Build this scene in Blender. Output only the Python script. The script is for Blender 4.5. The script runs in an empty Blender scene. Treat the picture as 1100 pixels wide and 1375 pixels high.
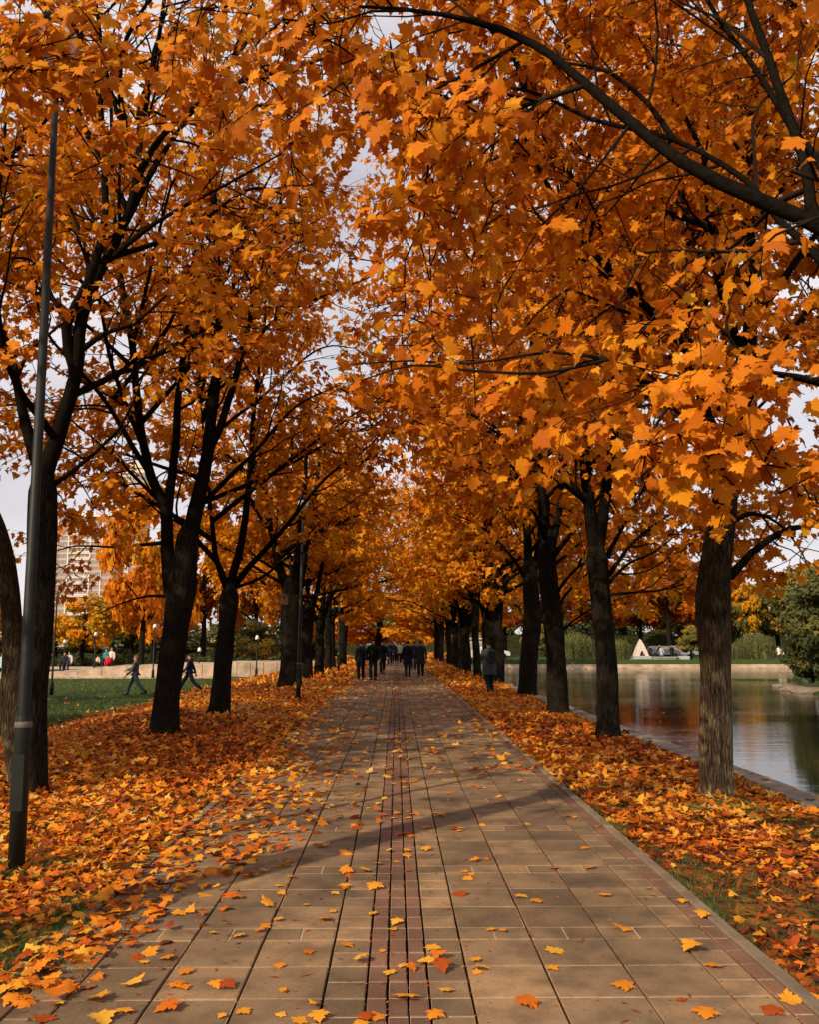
import bpy, bmesh, math, random
import numpy as np
from mathutils import Vector, Matrix

random.seed(7)
RNG = np.random.default_rng(7)
SC = bpy.context.scene
COL = SC.collection
R = math.radians

# ------------------------------------------------------------------ camera
F = 1150.0            # focal length in pixels of the 1100 px wide photograph
HC = 1.68
PITCH = math.atan(175.5 / F)
YAW = R(0.887)
cam_d = bpy.data.cameras.new("camera")
cam = bpy.data.objects.new("camera", cam_d)
COL.objects.link(cam)
cam.location = (0, 0, HC)
cam.rotation_euler = (math.pi / 2 + PITCH, 0, -YAW)
cam_d.sensor_fit = 'HORIZONTAL'
cam_d.sensor_width = 36
cam_d.lens = 36 * F / 1100
cam_d.clip_start = 0.05
cam_d.clip_end = 3000
SC.camera = cam

# ------------------------------------------------------------------ sky, sun, exposure
SUN_EL = 33.0
SUN_AZ = 222.0        # clockwise from +Y: behind the camera on the left
w = bpy.data.worlds.new("World")
SC.world = w
w.use_nodes = True
nt = w.node_tree
for n in list(nt.nodes):
    nt.nodes.remove(n)
N = nt.nodes.new
sky = N('ShaderNodeTexSky'); sky.sky_type = 'NISHITA'; sky.sun_disc = False
sky.sun_elevation = R(SUN_EL); sky.sun_rotation = R(SUN_AZ)
sky.dust_density = 3.0; sky.air_density = 1.0
tc = N('ShaderNodeTexCoord')
mp = N('ShaderNodeMapping'); mp.inputs['Scale'].default_value = (1.2, 1.2, 3.5)
nz = N('ShaderNodeTexNoise'); nz.inputs['Scale'].default_value = 2.2; nz.inputs['Detail'].default_value = 7
cr = N('ShaderNodeValToRGB')
cr.color_ramp.elements[0].position = 0.3; cr.color_ramp.elements[0].color = (.52, .52, .52, 1)
cr.color_ramp.elements[1].position = 0.7; cr.color_ramp.elements[1].color = (.95, .95, .95, 1)
mx = N('ShaderNodeMixRGB')
mx.inputs['Color2'].default_value = (9.8, 9.1, 9.3, 1)      # thin white cloud
bg = N('ShaderNodeBackground'); bg.inputs['Strength'].default_value = 0.10
out = N('ShaderNodeOutputWorld')
L = nt.links.new
L(tc.outputs['Generated'], mp.inputs['Vector']); L(mp.outputs['Vector'], nz.inputs['Vector'])
L(nz.outputs['Fac'], cr.inputs['Fac']); L(cr.outputs['Color'], mx.inputs['Fac'])
L(sky.outputs['Color'], mx.inputs['Color1']); L(mx.outputs['Color'], bg.inputs['Color'])
L(bg.outputs['Background'], out.inputs['Surface'])

sd = bpy.data.lights.new("sun", 'SUN'); sd.energy = 5.0; sd.angle = R(0.6); sd.color = (1.0, .80, .55)
so = bpy.data.objects.new("sun", sd); COL.objects.link(so)
az = R(SUN_AZ); el = R(SUN_EL)
to_sun = Vector((math.sin(az) * math.cos(el), math.cos(az) * math.cos(el), math.sin(el)))
so.rotation_euler = to_sun.to_track_quat('Z', 'Y').to_euler()
so.location = (-20, -20, 30)
SC.view_settings.view_transform = 'Standard'
SC.view_settings.look = 'None'
SC.view_settings.gamma = 1
SC.view_settings.use_curve_mapping = False
SC.view_settings.exposure = 0.0
SC.render.engine = 'CYCLES'
SC.cycles.max_bounces = 6
SC.cycles.diffuse_bounces = 3
SC.cycles.glossy_bounces = 2
SC.cycles.transmission_bounces = 4
SC.cycles.caustics_reflective = False
SC.cycles.caustics_refractive = False
SC.cycles.use_denoising = True
SC.cycles.use_adaptive_sampling = True
SC.cycles.adaptive_threshold = 0.02

# ------------------------------------------------------------------ pixel of the photograph -> point
RM = (Matrix.Rotation(-YAW, 3, 'Z') @ Matrix.Rotation(math.pi / 2 + PITCH, 3, 'X'))
def ray(px, py):
    return RM @ Vector(((px - 550) / F, -(py - 687.5) / F, -1))
def P(px, py, Y):
    d = ray(px, py); k = Y / d.y
    return np.array((d.x * k, Y, HC + d.z * k))
def G(px, py, z=0.0):
    d = ray(px, py); k = (z - HC) / d.z
    return np.array((d.x * k, d.y * k, z))
RMI = np.array(RM.transposed())
def to_px(p):
    c = (np.asarray(p, float) - np.array((0, 0, HC))) @ RMI.T
    return 550 + F * c[..., 0] / -c[..., 2], 687.5 - F * c[..., 1] / -c[..., 2], -c[..., 2]

# ------------------------------------------------------------------ materials
def mat(name):
    m = bpy.data.materials.new(name); m.use_nodes = True
    nt = m.node_tree
    for n in list(nt.nodes): nt.nodes.remove(n)
    o = nt.nodes.new('ShaderNodeOutputMaterial')
    return m, nt, o
def ramp(nt, stops):
    c = nt.nodes.new('ShaderNodeValToRGB')
    e = c.color_ramp.elements
    while len(e) < len(stops): e.new(0.5)
    for k, (p, col) in enumerate(stops):
        e[k].position = p; e[k].color = (*col, 1)
    return c
def noise(nt, vec, scale, detail=4, rough=.5):
    n = nt.nodes.new('ShaderNodeTexNoise')
    n.inputs['Scale'].default_value = scale; n.inputs['Detail'].default_value = detail
    n.inputs['Roughness'].default_value = rough
    if vec is not None: nt.links.new(vec, n.inputs['Vector'])
    return n
def mapping(nt, vec, sc):
    m = nt.nodes.new('ShaderNodeMapping'); m.inputs['Scale'].default_value = sc
    nt.links.new(vec, m.inputs['Vector']); return m.outputs['Vector']
def mixc(nt, fac, a, b, mode='MIX'):
    m = nt.nodes.new('ShaderNodeMixRGB'); m.blend_type = mode
    for i, v in (('Fac', fac), ('Color1', a), ('Color2', b)):
        if hasattr(v, 'is_output'): nt.links.new(v, m.inputs[i])
        elif i == 'Fac': m.inputs[i].default_value = v
        else: m.inputs[i].default_value = (*v, 1)
    return m.outputs['Color']
def principled(nt, o, col=None, rough=.8, spec=.3, bump=None, bstr=.5, bdist=.01, metal=0):
    b = nt.nodes.new('ShaderNodeBsdfPrincipled')
    if hasattr(col, 'is_output'): nt.links.new(col, b.inputs['Base Color'])
    elif col: b.inputs['Base Color'].default_value = (*col, 1)
    b.inputs['Roughness'].default_value = rough
    b.inputs['Specular IOR Level'].default_value = spec
    b.inputs['Metallic'].default_value = metal
    if bump is not None:
        bp = nt.nodes.new('ShaderNodeBump'); bp.inputs['Strength'].default_value = bstr
        bp.inputs['Distance'].default_value = bdist
        nt.links.new(bump, bp.inputs['Height']); nt.links.new(bp.outputs['Normal'], b.inputs['Normal'])
    nt.links.new(b.outputs['BSDF'], o.inputs['Surface'])
    return b
def simple(name, col, rough=.8, spec=.3, var=.25, scale=12, bstr=.2, metal=0):
    m, nt, o = mat(name)
    t = nt.nodes.new('ShaderNodeTexCoord')
    n = noise(nt, t.outputs['Object'], scale, 5)
    r = ramp(nt, [(.25, tuple(c * (1 - var) for c in col)), (.75, tuple(min(1, c * (1 + var)) for c in col))])
    nt.links.new(n.outputs['Fac'], r.inputs['Fac'])
    principled(nt, o, r.outputs['Color'], rough, spec, n.outputs['Fac'], bstr, .01, metal)
    return m

def leaf_material(name, stops, trans=.45, rough=.6, spec=.10, objrand=False):
    m, nt, o = mat(name)
    a = nt.nodes.new('ShaderNodeAttribute'); a.attribute_name = 'tint'
    t = nt.nodes.new('ShaderNodeTexCoord')
    r = ramp(nt, stops)
    nz = noise(nt, t.outputs['Object'], 22, 3)
    add = nt.nodes.new('ShaderNodeMath'); add.operation = 'MULTIPLY_ADD'
    nt.links.new(nz.outputs['Fac'], add.inputs[0]); add.inputs[1].default_value = .34
    nt.links.new(a.outputs['Fac'], add.inputs[2])
    sub = nt.nodes.new('ShaderNodeMath'); sub.operation = 'SUBTRACT'; sub.inputs[1].default_value = .17
    nt.links.new(add.outputs[0], sub.inputs[0])
    nt.links.new(sub.outputs[0], r.inputs['Fac'])
    b = nt.nodes.new('ShaderNodeBsdfPrincipled')
    nt.links.new(r.outputs['Color'], b.inputs['Base Color'])
    b.inputs['Roughness'].default_value = rough; b.inputs['Specular IOR Level'].default_value = spec
    tr = nt.nodes.new('ShaderNodeBsdfTranslucent')
    nt.links.new(r.outputs['Color'], tr.inputs['Color'])
    ms = nt.nodes.new('ShaderNodeMixShader'); ms.inputs[0].default_value = trans
    nt.links.new(b.outputs[0], ms.inputs[1]); nt.links.new(tr.outputs[0], ms.inputs[2])
    nt.links.new(ms.outputs[0], o.inputs['Surface'])
    return m

M_LEAF = leaf_material('maple_leaf', [(0, (.30, .06, .008)), (.22, (.52, .14, .008)), (.48, (.68, .225, .009)),
                                      (.72, (.76, .35, .014)), (.88, (.50, .30, .02)), (1, (.24, .22, .03))], .40)
M_LITTER = leaf_material('fallen_leaf', [(0, (.11, .030, .014)), (.16, (.32, .055, .012)), (.36, (.60, .14, .012)),
                                         (.62, (.74, .29, .02)), (.86, (.80, .42, .045)), (1, (.60, .42, .15))], .22, .6, .14)
M_GREEN = leaf_material('green_leaf', [(0, (.05, .06, .022)), (.4, (.11, .115, .035)), (.7, (.22, .18, .04)), (1, (.48, .28, .03))], .35)
M_WILLOW = leaf_material('willow_leaf', [(0, (.05, .07, .03)), (.5, (.13, .155, .06)), (1, (.30, .28, .09))], .35)

def bark_material(name, dark, light, moss, fade=0):
    m, nt, o = mat(name)
    t = nt.nodes.new('ShaderNodeTexCoord')
    v = mapping(nt, t.outputs['Object'], (1, 1, .13))
    n1 = noise(nt, v, 48, 7, .7)
    n2 = noise(nt, t.outputs['Object'], 2.2, 5)
    vo = nt.nodes.new('ShaderNodeTexVoronoi'); vo.feature = 'DISTANCE_TO_EDGE'; vo.inputs['Scale'].default_value = 34
    nt.links.new(v, vo.inputs['Vector'])
    r1 = ramp(nt, [(.35, dark), (.68, light)])
    nt.links.new(n1.outputs['Fac'], r1.inputs['Fac'])
    r2 = ramp(nt, [(.48, (0, 0, 0)), (.68, (.55, .55, .55))])
    nt.links.new(n2.outputs['Fac'], r2.inputs['Fac'])
    c = mixc(nt, r2.outputs['Color'], r1.outputs['Color'], moss)
    r3 = ramp(nt, [(0, (.35, .35, .35)), (.16, (1, 1, 1))])
    nt.links.new(vo.outputs['Distance'], r3.inputs['Fac'])
    c = mixc(nt, .8, c, r3.outputs['Color'], 'MULTIPLY')
    mm = nt.nodes.new('ShaderNodeMath'); mm.operation = 'ADD'
    nt.links.new(n1.outputs['Fac'], mm.inputs[0]); nt.links.new(r3.outputs['Color'], mm.inputs[1])
    if fade:  # fall of light on the trunk put into the colour: pale below, dark above
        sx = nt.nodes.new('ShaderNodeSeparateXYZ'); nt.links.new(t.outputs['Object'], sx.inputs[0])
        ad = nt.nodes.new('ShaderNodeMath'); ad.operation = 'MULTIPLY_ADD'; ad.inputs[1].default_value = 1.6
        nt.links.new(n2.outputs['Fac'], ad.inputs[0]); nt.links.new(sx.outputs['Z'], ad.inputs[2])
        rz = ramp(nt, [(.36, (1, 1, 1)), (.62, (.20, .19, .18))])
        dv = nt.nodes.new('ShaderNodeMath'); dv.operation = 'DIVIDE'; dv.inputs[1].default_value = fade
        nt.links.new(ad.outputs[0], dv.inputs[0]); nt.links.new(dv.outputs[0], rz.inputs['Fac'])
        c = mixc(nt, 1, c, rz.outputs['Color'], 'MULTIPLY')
    principled(nt, o, c, .98, .04, mm.outputs[0], .9, .018)
    return m
M_BARK = bark_material('bark', (.008, .007, .006), (.034, .027, .020), (.030, .028, .016))
M_BARK_LITLOW = bark_material('bark_lit_low', (.022, .016, .010), (.40, .29, .17), (.20, .16, .075), 4.6)  # moss patches, plus light on the lower trunk painted into the bark
M_LIMB = simple('limb_bark', (.0095, .008, .0065), 1, 0, .45, 30, .8)
M_TWIG = simple('twig_bark', (.018, .014, .011), 1, 0)

def stone_material(name, base, dirt, var=.18):
    m, nt, o = mat(name)
    t = nt.nodes.new('ShaderNodeTexCoord'); g = nt.nodes.new('ShaderNodeNewGeometry')
    oi = nt.nodes.new('ShaderNodeObjectInfo')
    pos = g.outputs['Position']
    n1 = noise(nt, pos, 5, 6); n2 = noise(nt, pos, 90, 3, .7); n3 = noise(nt, pos, 1.3, 4)
    ad = nt.nodes.new('ShaderNodeMath'); ad.operation = 'ADD'
    nt.links.new(oi.outputs['Random'], ad.inputs[0]); nt.links.new(g.outputs['Random Per Island'], ad.inputs[1])
    fr = nt.nodes.new('ShaderNodeMath'); fr.operation = 'FRACT'; nt.links.new(ad.outputs[0], fr.inputs[0])
    rr = ramp(nt, [(0, tuple(c * (1 - var) for c in base)), (.6, base), (1, (base[0] * (1 + var), base[1] * (1 + var * .85), base[2] * (1 + var * .6)))])
    nt.links.new(fr.outputs[0], rr.inputs['Fac'])
    r1 = ramp(nt, [(.42, (0, 0, 0)), (.72, (.75, .75, .75))]); nt.links.new(n1.outputs['Fac'], r1.inputs['Fac'])
    c = mixc(nt, r1.outputs['Color'], rr.outputs['Color'], dirt)
    r3 = ramp(nt, [(.35, (.66, .66, .66)), (.62, (1.12, 1.09, 1.05))]); nt.links.new(n3.outputs['Fac'], r3.inputs['Fac'])
    c = mixc(nt, 1, c, r3.outputs['Color'], 'MULTIPLY')
    r2 = ramp(nt, [(.3, (.7, .7, .7)), (.7, (1.2, 1.2, 1.2))]); nt.links.new(n2.outputs['Fac'], r2.inputs['Fac'])
    c = mixc(nt, .8, c, r2.outputs['Color'], 'MULTIPLY')
    principled(nt, o, c, .85, .3, n2.outputs['Fac'], .35, .004)
    return m
M_SLAB = stone_material('slab_stone', (.238, .160, .092), (.095, .066, .043), .30)
M_BRICK = stone_material('brick_red', (.185, .10, .066), (.13, .075, .048))
M_KERB = stone_material('kerb_stone', (.22, .165, .115), (.13, .10, .07))
M_COPING = stone_material('coping_stone', (.27, .235, .19), (.17, .14, .11), .12)
M_TAN = stone_material('tan_stone', (.50, .39, .30), (.36, .28, .21), .1)
M_SAND = simple('joint_sand', (.42, .30, .19), .95, .1, .3, 40)
M_GAP = simple('joint_dirt', (.030, .022, .016), 1, .1, .4, 30)
M_DARKMETAL = simple('dark_green_metal', (.009, .012, .011), .55, .25, .25, 8, .1)
M_BRIGHTMETAL = simple('band_metal', (.11, .10, .08), .6, .3)
M_LANTERN = simple('lantern_glass', (.75, .74, .70), .3, .5, .05)
M_WOOD = simple('nest_wood', (.20, .11, .06), .8)
M_TOWER = simple('tower_panel', (.85, .74, .68), .85, .2, .06, .2, .0)
M_TOWER2 = simple('tower_yellow', (.72, .60, .46), .85, .2, .06, .2, .0)
M_FRAME = simple('loggia_frame', (.62, .46, .38), .8, .2, .1, .3, 0)
M_GLASS = simple('window_glass', (.30, .25, .23), .12, .7, .5, .35, 0)
M_WHITE = simple('white_paint', (.55, .46, .41), .7, .2, .08, 4, 0)
M_DOOR = simple('door_dark', (.10, .05, .035), .7)
M_BLUEWHITE = simple('railing_white', (.36, .40, .42), .6)
M_ROCK = simple('rock', (.20, .16, .12), .9, .2, .4, 3, .6)

# ground: leaf mould under the litter, lawn grass elsewhere; the split follows the 'litter' attribute
m, nt, o = mat('ground_soil'); M_GROUND = m
g = nt.nodes.new('ShaderNodeNewGeometry'); pos = g.outputs['Position']
at = nt.nodes.new('ShaderNodeAttribute'); at.attribute_name = 'litter'
nA = noise(nt, pos, 1.1, 6, .6)
nB = noise(nt, pos, 16, 5, .7)
vo = nt.nodes.new('ShaderNodeTexVoronoi'); vo.inputs['Scale'].default_value = 9; nt.links.new(pos, vo.inputs['Vector'])
sep = nt.nodes.new('ShaderNodeSeparateColor'); nt.links.new(vo.outputs['Color'], sep.inputs[0])
rl = ramp(nt, [(0, (.030, .020, .010)), (.35, (.085, .045, .016)), (.7, (.16, .065, .016)), (1, (.30, .12, .02))])
nt.links.new(sep.outputs[0], rl.inputs['Fac'])
rg = ramp(nt, [(.3, (.020, .030, .010)), (.55, (.045, .070, .018)), (.75, (.11, .115, .035))])
nt.links.new(nB.outputs['Fac'], rg.inputs['Fac'])
mm = nt.nodes.new('ShaderNodeMath'); mm.operation = 'MULTIPLY_ADD'; mm.inputs[1].default_value = 1.1
nt.links.new(nA.outputs['Fac'], mm.inputs[0]); nt.links.new(at.outputs['Fac'], mm.inputs[2])
rm = ramp(nt, [(.92, (0, 0, 0)), (1.0, (1, 1, 1))])
s2 = nt.nodes.new('ShaderNodeMath'); s2.operation = 'MULTIPLY'; s2.inputs[1].default_value = .8
nt.links.new(mm.outputs[0], s2.inputs[0]); nt.links.new(s2.outputs[0], rm.inputs['Fac'])
c = mixc(nt, rm.outputs['Color'], rg.outputs['Color'], rl.outputs['Color'])
principled(nt, o, c, .95, .1, nB.outputs['Fac'], .8, .03)

m, nt, o = mat('grass_blade'); M_GRASS = m
a = nt.nodes.new('ShaderNodeAttribute'); a.attribute_name = 'tint'
r = ramp(nt, [(0, (.028, .048, .012)), (.6, (.065, .115, .022)), (1, (.22, .21, .06))])
nt.links.new(a.outputs['Fac'], r.inputs['Fac'])
principled(nt, o, r.outputs['Color'], .7, .2)

m, nt, o = mat('lake_water'); M_WATER = m
g = nt.nodes.new('ShaderNodeNewGeometry')
v1 = mapping(nt, g.outputs['Position'], (.55, 2.4, 1)); n1 = noise(nt, v1, 1.5, 5, .62)
v2 = mapping(nt, g.outputs['Position'], (.06, .16, 1)); n2 = noise(nt, v2, 1.0, 3, .5)
mm = nt.nodes.new('ShaderNodeMath'); mm.operation = 'MULTIPLY'
rr = ramp(nt, [(.35, (.25, .25, .25)), (.7, (1, 1, 1))]); nt.links.new(n2.outputs['Fac'], rr.inputs['Fac'])
nt.links.new(n1.outputs['Fac'], mm.inputs[0]); nt.links.new(rr.outputs['Color'], mm.inputs[1])
b = principled(nt, o, (.012, .015, .010), .03, .9, mm.outputs[0], .26, .05)
b.inputs['IOR'].default_value = 1.33

# ------------------------------------------------------------------ object helpers
def tag(o, label=None, cat=None, group=None, kind=None):
    if label: o['label'] = label
    if cat: o['category'] = cat
    if group: o['group'] = group
    if kind: o['kind'] = kind
    return o
def empty(name, loc, rz=0.0):
    o = bpy.data.objects.new(name, None); COL.objects.link(o)
    o.location = tuple(loc); o.rotation_euler = (0, 0, rz); o.empty_display_size = .2
    return o
def link(name, me, m=None, parent=None):
    if m is not None and len(me.materials) == 0: me.materials.append(m)
    o = bpy.data.objects.new(name, me); COL.objects.link(o)
    if parent is not None: o.parent = parent
    return o
def tri_mesh(name, V, T, smooth=True, fattr=None):
    me = bpy.data.meshes.new(name)
    V = np.ascontiguousarray(V, np.float32); T = np.ascontiguousarray(T, np.int32)
    k = T.shape[1]
    me.vertices.add(len(V)); me.vertices.foreach_set('co', V.ravel())
    me.loops.add(T.size); me.loops.foreach_set('vertex_index', T.ravel())
    me.polygons.add(len(T))
    me.polygons.foreach_set('loop_start', np.arange(0, T.size, k, dtype=np.int32))
    me.polygons.foreach_set('use_smooth', np.full(len(T), smooth, dtype=bool))
    me.update(calc_edges=True)
    if fattr is not None:
        at = me.attributes.new('tint', 'FLOAT', 'FACE')
        at.data.foreach_set('value', np.ascontiguousarray(fattr, np.float32))
    return me
class MB:
    def __init__(s): s.v = []; s.f = []
    def add(s, vs, fs):
        n = len(s.v); s.v += [tuple(v) for v in vs]; s.f += [tuple(i + n for i in f) for f in fs]
    def box(s, x0, x1, y0, y1, z0, z1, b=0):
        if b == 0:
            vs = [(x, y, z) for z in (z0, z1) for x, y in ((x0, y0), (x1, y0), (x1, y1), (x0, y1))]
            s.add(vs, [(3, 2, 1, 0), (4, 5, 6, 7), (0, 1, 5, 4), (1, 2, 6, 5), (2, 3, 7, 6), (3, 0, 4, 7)])
        else:
            A = [(x0, y0), (x1, y0), (x1, y1), (x0, y1)]
            B = [(x0 + b, y0 + b), (x1 - b, y0 + b), (x1 - b, y1 - b), (x0 + b, y1 - b)]
            vs = [(x, y, z0) for x, y in A] + [(x, y, z1 - b) for x, y in A] + [(x, y, z1) for x, y in B]
            fs = [(8, 9, 10, 11)]
            for i in range(4):
                j = (i + 1) % 4
                fs += [(i, j, 4 + j, 4 + i), (4 + i, 4 + j, 8 + j, 8 + i)]
            s.add(vs, fs)
    def lathe(s, prof, n=12, c=(0, 0), cap=True):
        vs = []; fs = []
        for r, z in prof:
            for i in range(n):
                a = 2 * math.pi * i / n; vs.append((c[0] + r * math.cos(a), c[1] + r * math.sin(a), z))
        for k in range(len(prof) - 1):
            for i in range(n):
                j = (i + 1) % n; fs.append((k * n + i, k * n + j, (k + 1) * n + j, (k + 1) * n + i))
        if cap: fs.append(tuple(range((len(prof) - 1) * n, len(prof) * n))); fs.append(tuple(range(n - 1, -1, -1)))
        s.add(vs, fs)
    def mesh(s, name, smooth=False):
        me = bpy.data.meshes.new(name); me.from_pydata(s.v, [], s.f); me.update()
        if smooth:
            me.polygons.foreach_set('use_smooth', np.ones(len(me.polygons), bool))
        return me
    def build(s, name, m, parent=None, smooth=False):
        return link(name, s.mesh(name, smooth), m, parent)
def norm(v):
    v = np.asarray(v, float); return v / (np.linalg.norm(v, axis=-1, keepdims=True) + 1e-9)

def smooth_path(pts, rad, step):
    pts = np.asarray(pts, float); rad = np.asarray(rad, float)
    if len(pts) > 2:
        Q = np.vstack([2 * pts[0] - pts[1], pts, 2 * pts[-1] - pts[-2]])
        op, orr = [], []
        for i in range(1, len(Q) - 2):
            n = max(1, int(np.linalg.norm(Q[i + 1] - Q[i]) / step))
            t = np.arange(n)[:, None] / n
            p0, p1, p2, p3 = Q[i - 1:i + 3]
            op.append(.5 * (2 * p1 + (p2 - p0) * t + (2 * p0 - 5 * p1 + 4 * p2 - p3) * t ** 2 + (3 * p1 - p0 - 3 * p2 + p3) * t ** 3))
            orr.append(rad[i - 1] + (rad[i] - rad[i - 1]) * t[:, 0])
        op.append(pts[-1:]); orr.append(rad[-1:])
        return np.vstack(op), np.concatenate(orr)
    return pts, rad
def tube(pts, rad, sides, lump=0.0, seed=0, root=0.0):
    pts = np.asarray(pts, float); n = len(pts)
    tg = norm(np.gradient(pts, axis=0))
    a = np.array((0., 0, 1)) if abs(tg[0][2]) < .8 else np.array((1., 0, 0))
    u = np.zeros_like(pts); u[0] = norm(np.cross(tg[0], a))
    for i in range(1, n):
        q = u[i - 1] - tg[i] * np.dot(u[i - 1], tg[i]); u[i] = q / (np.linalg.norm(q) + 1e-9)
    w_ = np.cross(tg, u)
    an = np.arange(sides) * 2 * np.pi / sides
    rr = np.asarray(rad, float)[:, None] * np.ones(sides)[None, :]
    if lump:
        zz = np.cumsum(np.r_[0, np.linalg.norm(np.diff(pts, axis=0), axis=1)])[:, None]
        rr = rr * (1 + lump * (np.sin(3 * an + zz * 1.7 + seed) * .5 + np.sin(5 * an - zz * 2.9 + seed * 2.1) * .35
                               + np.sin(2 * an + zz * 5.3 + seed * 3.7) * .45 + np.sin(8 * an + zz * .8 + seed) * .35
                               + np.sin(13 * an + zz * 2.3 + seed) * .15))
    if root:
        hh = (pts[:, 2] - pts[0][2])[:, None]
        rr = rr * (1 + root * np.exp(-np.maximum(hh - .1, 0) / .16) * (.5 + np.sin(5 * an + seed) * .6 + np.sin(3 * an + seed * 2) * .3))
    V = pts[:, None, :] + rr[:, :, None] * (np.cos(an)[None, :, None] * u[:, None, :] + np.sin(an)[None, :, None] * w_[:, None, :])
    V = V.reshape(-1, 3)
    i = np.arange(n - 1)[:, None] * sides; j = np.arange(sides)[None, :]; j2 = (j + 1) % sides
    Q = np.stack([i + j, i + j2, i + sides + j2, i + sides + j], -1).reshape(-1, 4)
    return V, Q
def join(parts):
    Vs, Qs, k = [], [], 0
    for V, Q in parts:
        Vs.append(V); Qs.append(Q + k); k += len(V)
    return np.vstack(Vs), np.vstack(Qs)

# ------------------------------------------------------------------ leaves
def _half(h):
    pts = [(x, y) for x, y in h] + [(-x, y) for x, y in reversed(h[1:-1])]
    return np.array(pts)
LEAF0 = _half([(0, 0), (.10, -.05), (.34, -.12), (.28, .02), (.40, .09), (.31, .13), (.50, .18), (.66, .36), (.47, .38),
               (.46, .50), (.27, .47), (.33, .68), (.18, .72), (0, .95)])
LEAF1 = _half([(0, 0), (.34, -.12), (.30, .11), (.66, .36), (.28, .47), (.28, .70), (0, .95)])
LEAF2 = _half([(0, -.03), (.58, .12), (.27, .46), (0, 1.0)])
LEAF3 = _half([(0, 0), (.22, .45), (0, 1.0)])
LEAF4 = _half([(0, 0), (.10, .45), (0, 1.0)])
def leaf_tpl(o, fan=True):
    if fan:
        V = np.vstack([[0, .30], o]); n = len(o)
        T = np.array([(0, 1 + i, 1 + (i + 1) % n) for i in range(n)])
    else:
        V = o; T = np.array([(0, i, i + 1) for i in range(1, len(o) - 1)])
    return V, T
TPL = [leaf_tpl(LEAF0), leaf_tpl(LEAF1), leaf_tpl(LEAF2, False), leaf_tpl(LEAF3, False), leaf_tpl(LEAF4, False)]
def leaf_arrays(pos, tip, nrm, size, tint, lod, rng, bend=.28):
    V, T = TPL[lod]; n = len(pos)
    tip = norm(tip); nrm = norm(nrm - tip * np.sum(nrm * tip, 1, keepdims=True)); X = np.cross(tip, nrm)
    x = V[None, :, 0] * rng.uniform(.85, 1.12, (n, 1)); y = V[None, :, 1] * np.ones((n, 1))
    b1 = rng.normal(-.25, bend, (n, 1)); b2 = rng.normal(-.22, bend * .7, (n, 1)); b3 = rng.normal(0, bend * .6, (n, 1))
    z = b1 * x * x + b2 * y * y + b3 * x * y
    W = pos[:, None] + size[:, None, None] * (x[..., None] * X[:, None] + y[..., None] * tip[:, None] + z[..., None] * nrm[:, None])
    TT = (T[None] + (np.arange(n) * len(V))[:, None, None]).reshape(-1, 3)
    return W.reshape(-1, 3), TT, np.repeat(tint, len(T))
def leaves_mesh(name, sets):
    Vs, Ts, As, k = [], [], [], 0
    for V, T, A in sets:
        Vs.append(V); Ts.append(T + k); As.append(A); k += len(V)
    return tri_mesh(name, np.vstack(Vs), np.vstack(Ts), True, np.concatenate(As))

# ------------------------------------------------------------------ terrain
WZ = -.92
LX = 4.46
def sstep(a, b, x):
    t = np.clip((x - a) / (b - a), 0, 1); return t * t * (3 - 2 * t)
def lake_right(y):
    return 70 - 49.5 * sstep(34, 43, y) + .46 * np.maximum(y - 43, 0) + 1.0 * np.sin(y * .35)
def gz(x, y):
    x = np.asarray(x, float); y = np.asarray(y, float)
    z = -.65 * sstep(5.2, 10.5, -x)
    lump = .03 * np.sin(x * 1.3 + y * .7) * np.sin(y * .9 - x * .4)
    z = z + lump * sstep(2.1, 3.0, np.abs(x))
    far = sstep(88.9, 90, y)
    z = np.where(x > 9, z * (1 - far) + far * (-.52 + .40 * sstep(91, 108, y)), z)
    inl = (x > LX) & (y < 88.9) & (x < lake_right(y))
    rb = (x >= lake_right(y)) & (y < 88.9)
    z = np.where(rb, -.85 + .9 * sstep(0, 4, x - lake_right(y)), z)
    return np.where(inl, -2.6, z)

xs = np.unique(np.round(np.concatenate([[-1500, -700, -350, -180, -100, -70, -50], np.arange(-40, -12, 1.5), np.arange(-12, -2, .3), np.arange(-2, 2.1, 1.),
     np.arange(2.1, 4.4, .15), [4.40, 4.46, 4.5, 6, 9, 9.01], np.arange(12, 19, 2), np.arange(19, 43, .6), np.arange(43, 76, 2.), [90, 120, 180, 350, 700, 1500]]), 3))
ys = np.unique(np.round(np.concatenate([[-1200, -500, -200, -80, -40, -20], np.arange(-10, 2, 1.), np.arange(2, 20, .3), np.arange(20, 60, .7), np.arange(60, 88, 1.5),
     [88.85, 88.9, 89, 90, 91], np.arange(92, 130, 2.), [140, 160, 200, 300, 450, 700, 1100, 1500]]), 3))
XX, YY = np.meshgrid(xs, ys); ZZ = gz(XX, YY)
ZZ = np.where(np.abs(XX) < 1.9, -.06, ZZ)
nx, ny = len(xs), len(ys)
V = np.stack([XX, YY, ZZ], -1).reshape(-1, 3)
i, j = np.meshgrid(np.arange(nx - 1), np.arange(ny - 1)); i = i.ravel(); j = j.ravel()
Q = np.stack([j * nx + i, j * nx + i + 1, (j + 1) * nx + i + 1, (j + 1) * nx + i], -1)
me = tri_mesh('ground', V, Q)
lit = (1 - sstep(7.2, 9.8, -XX)) * (1 - sstep(88, 95, YY) * (XX > 8))
lit = np.where(XX > 8, .22, lit)
lit = np.where((YY > 90), np.maximum(lit, .6 * (np.abs(XX) < 9)), lit)
at = me.attributes.new('litter', 'FLOAT', 'POINT'); at.data.foreach_set('value', lit.ravel().astype(np.float32))
ground = link('ground', me, M_GROUND); ground['kind'] = 'structure'

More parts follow.
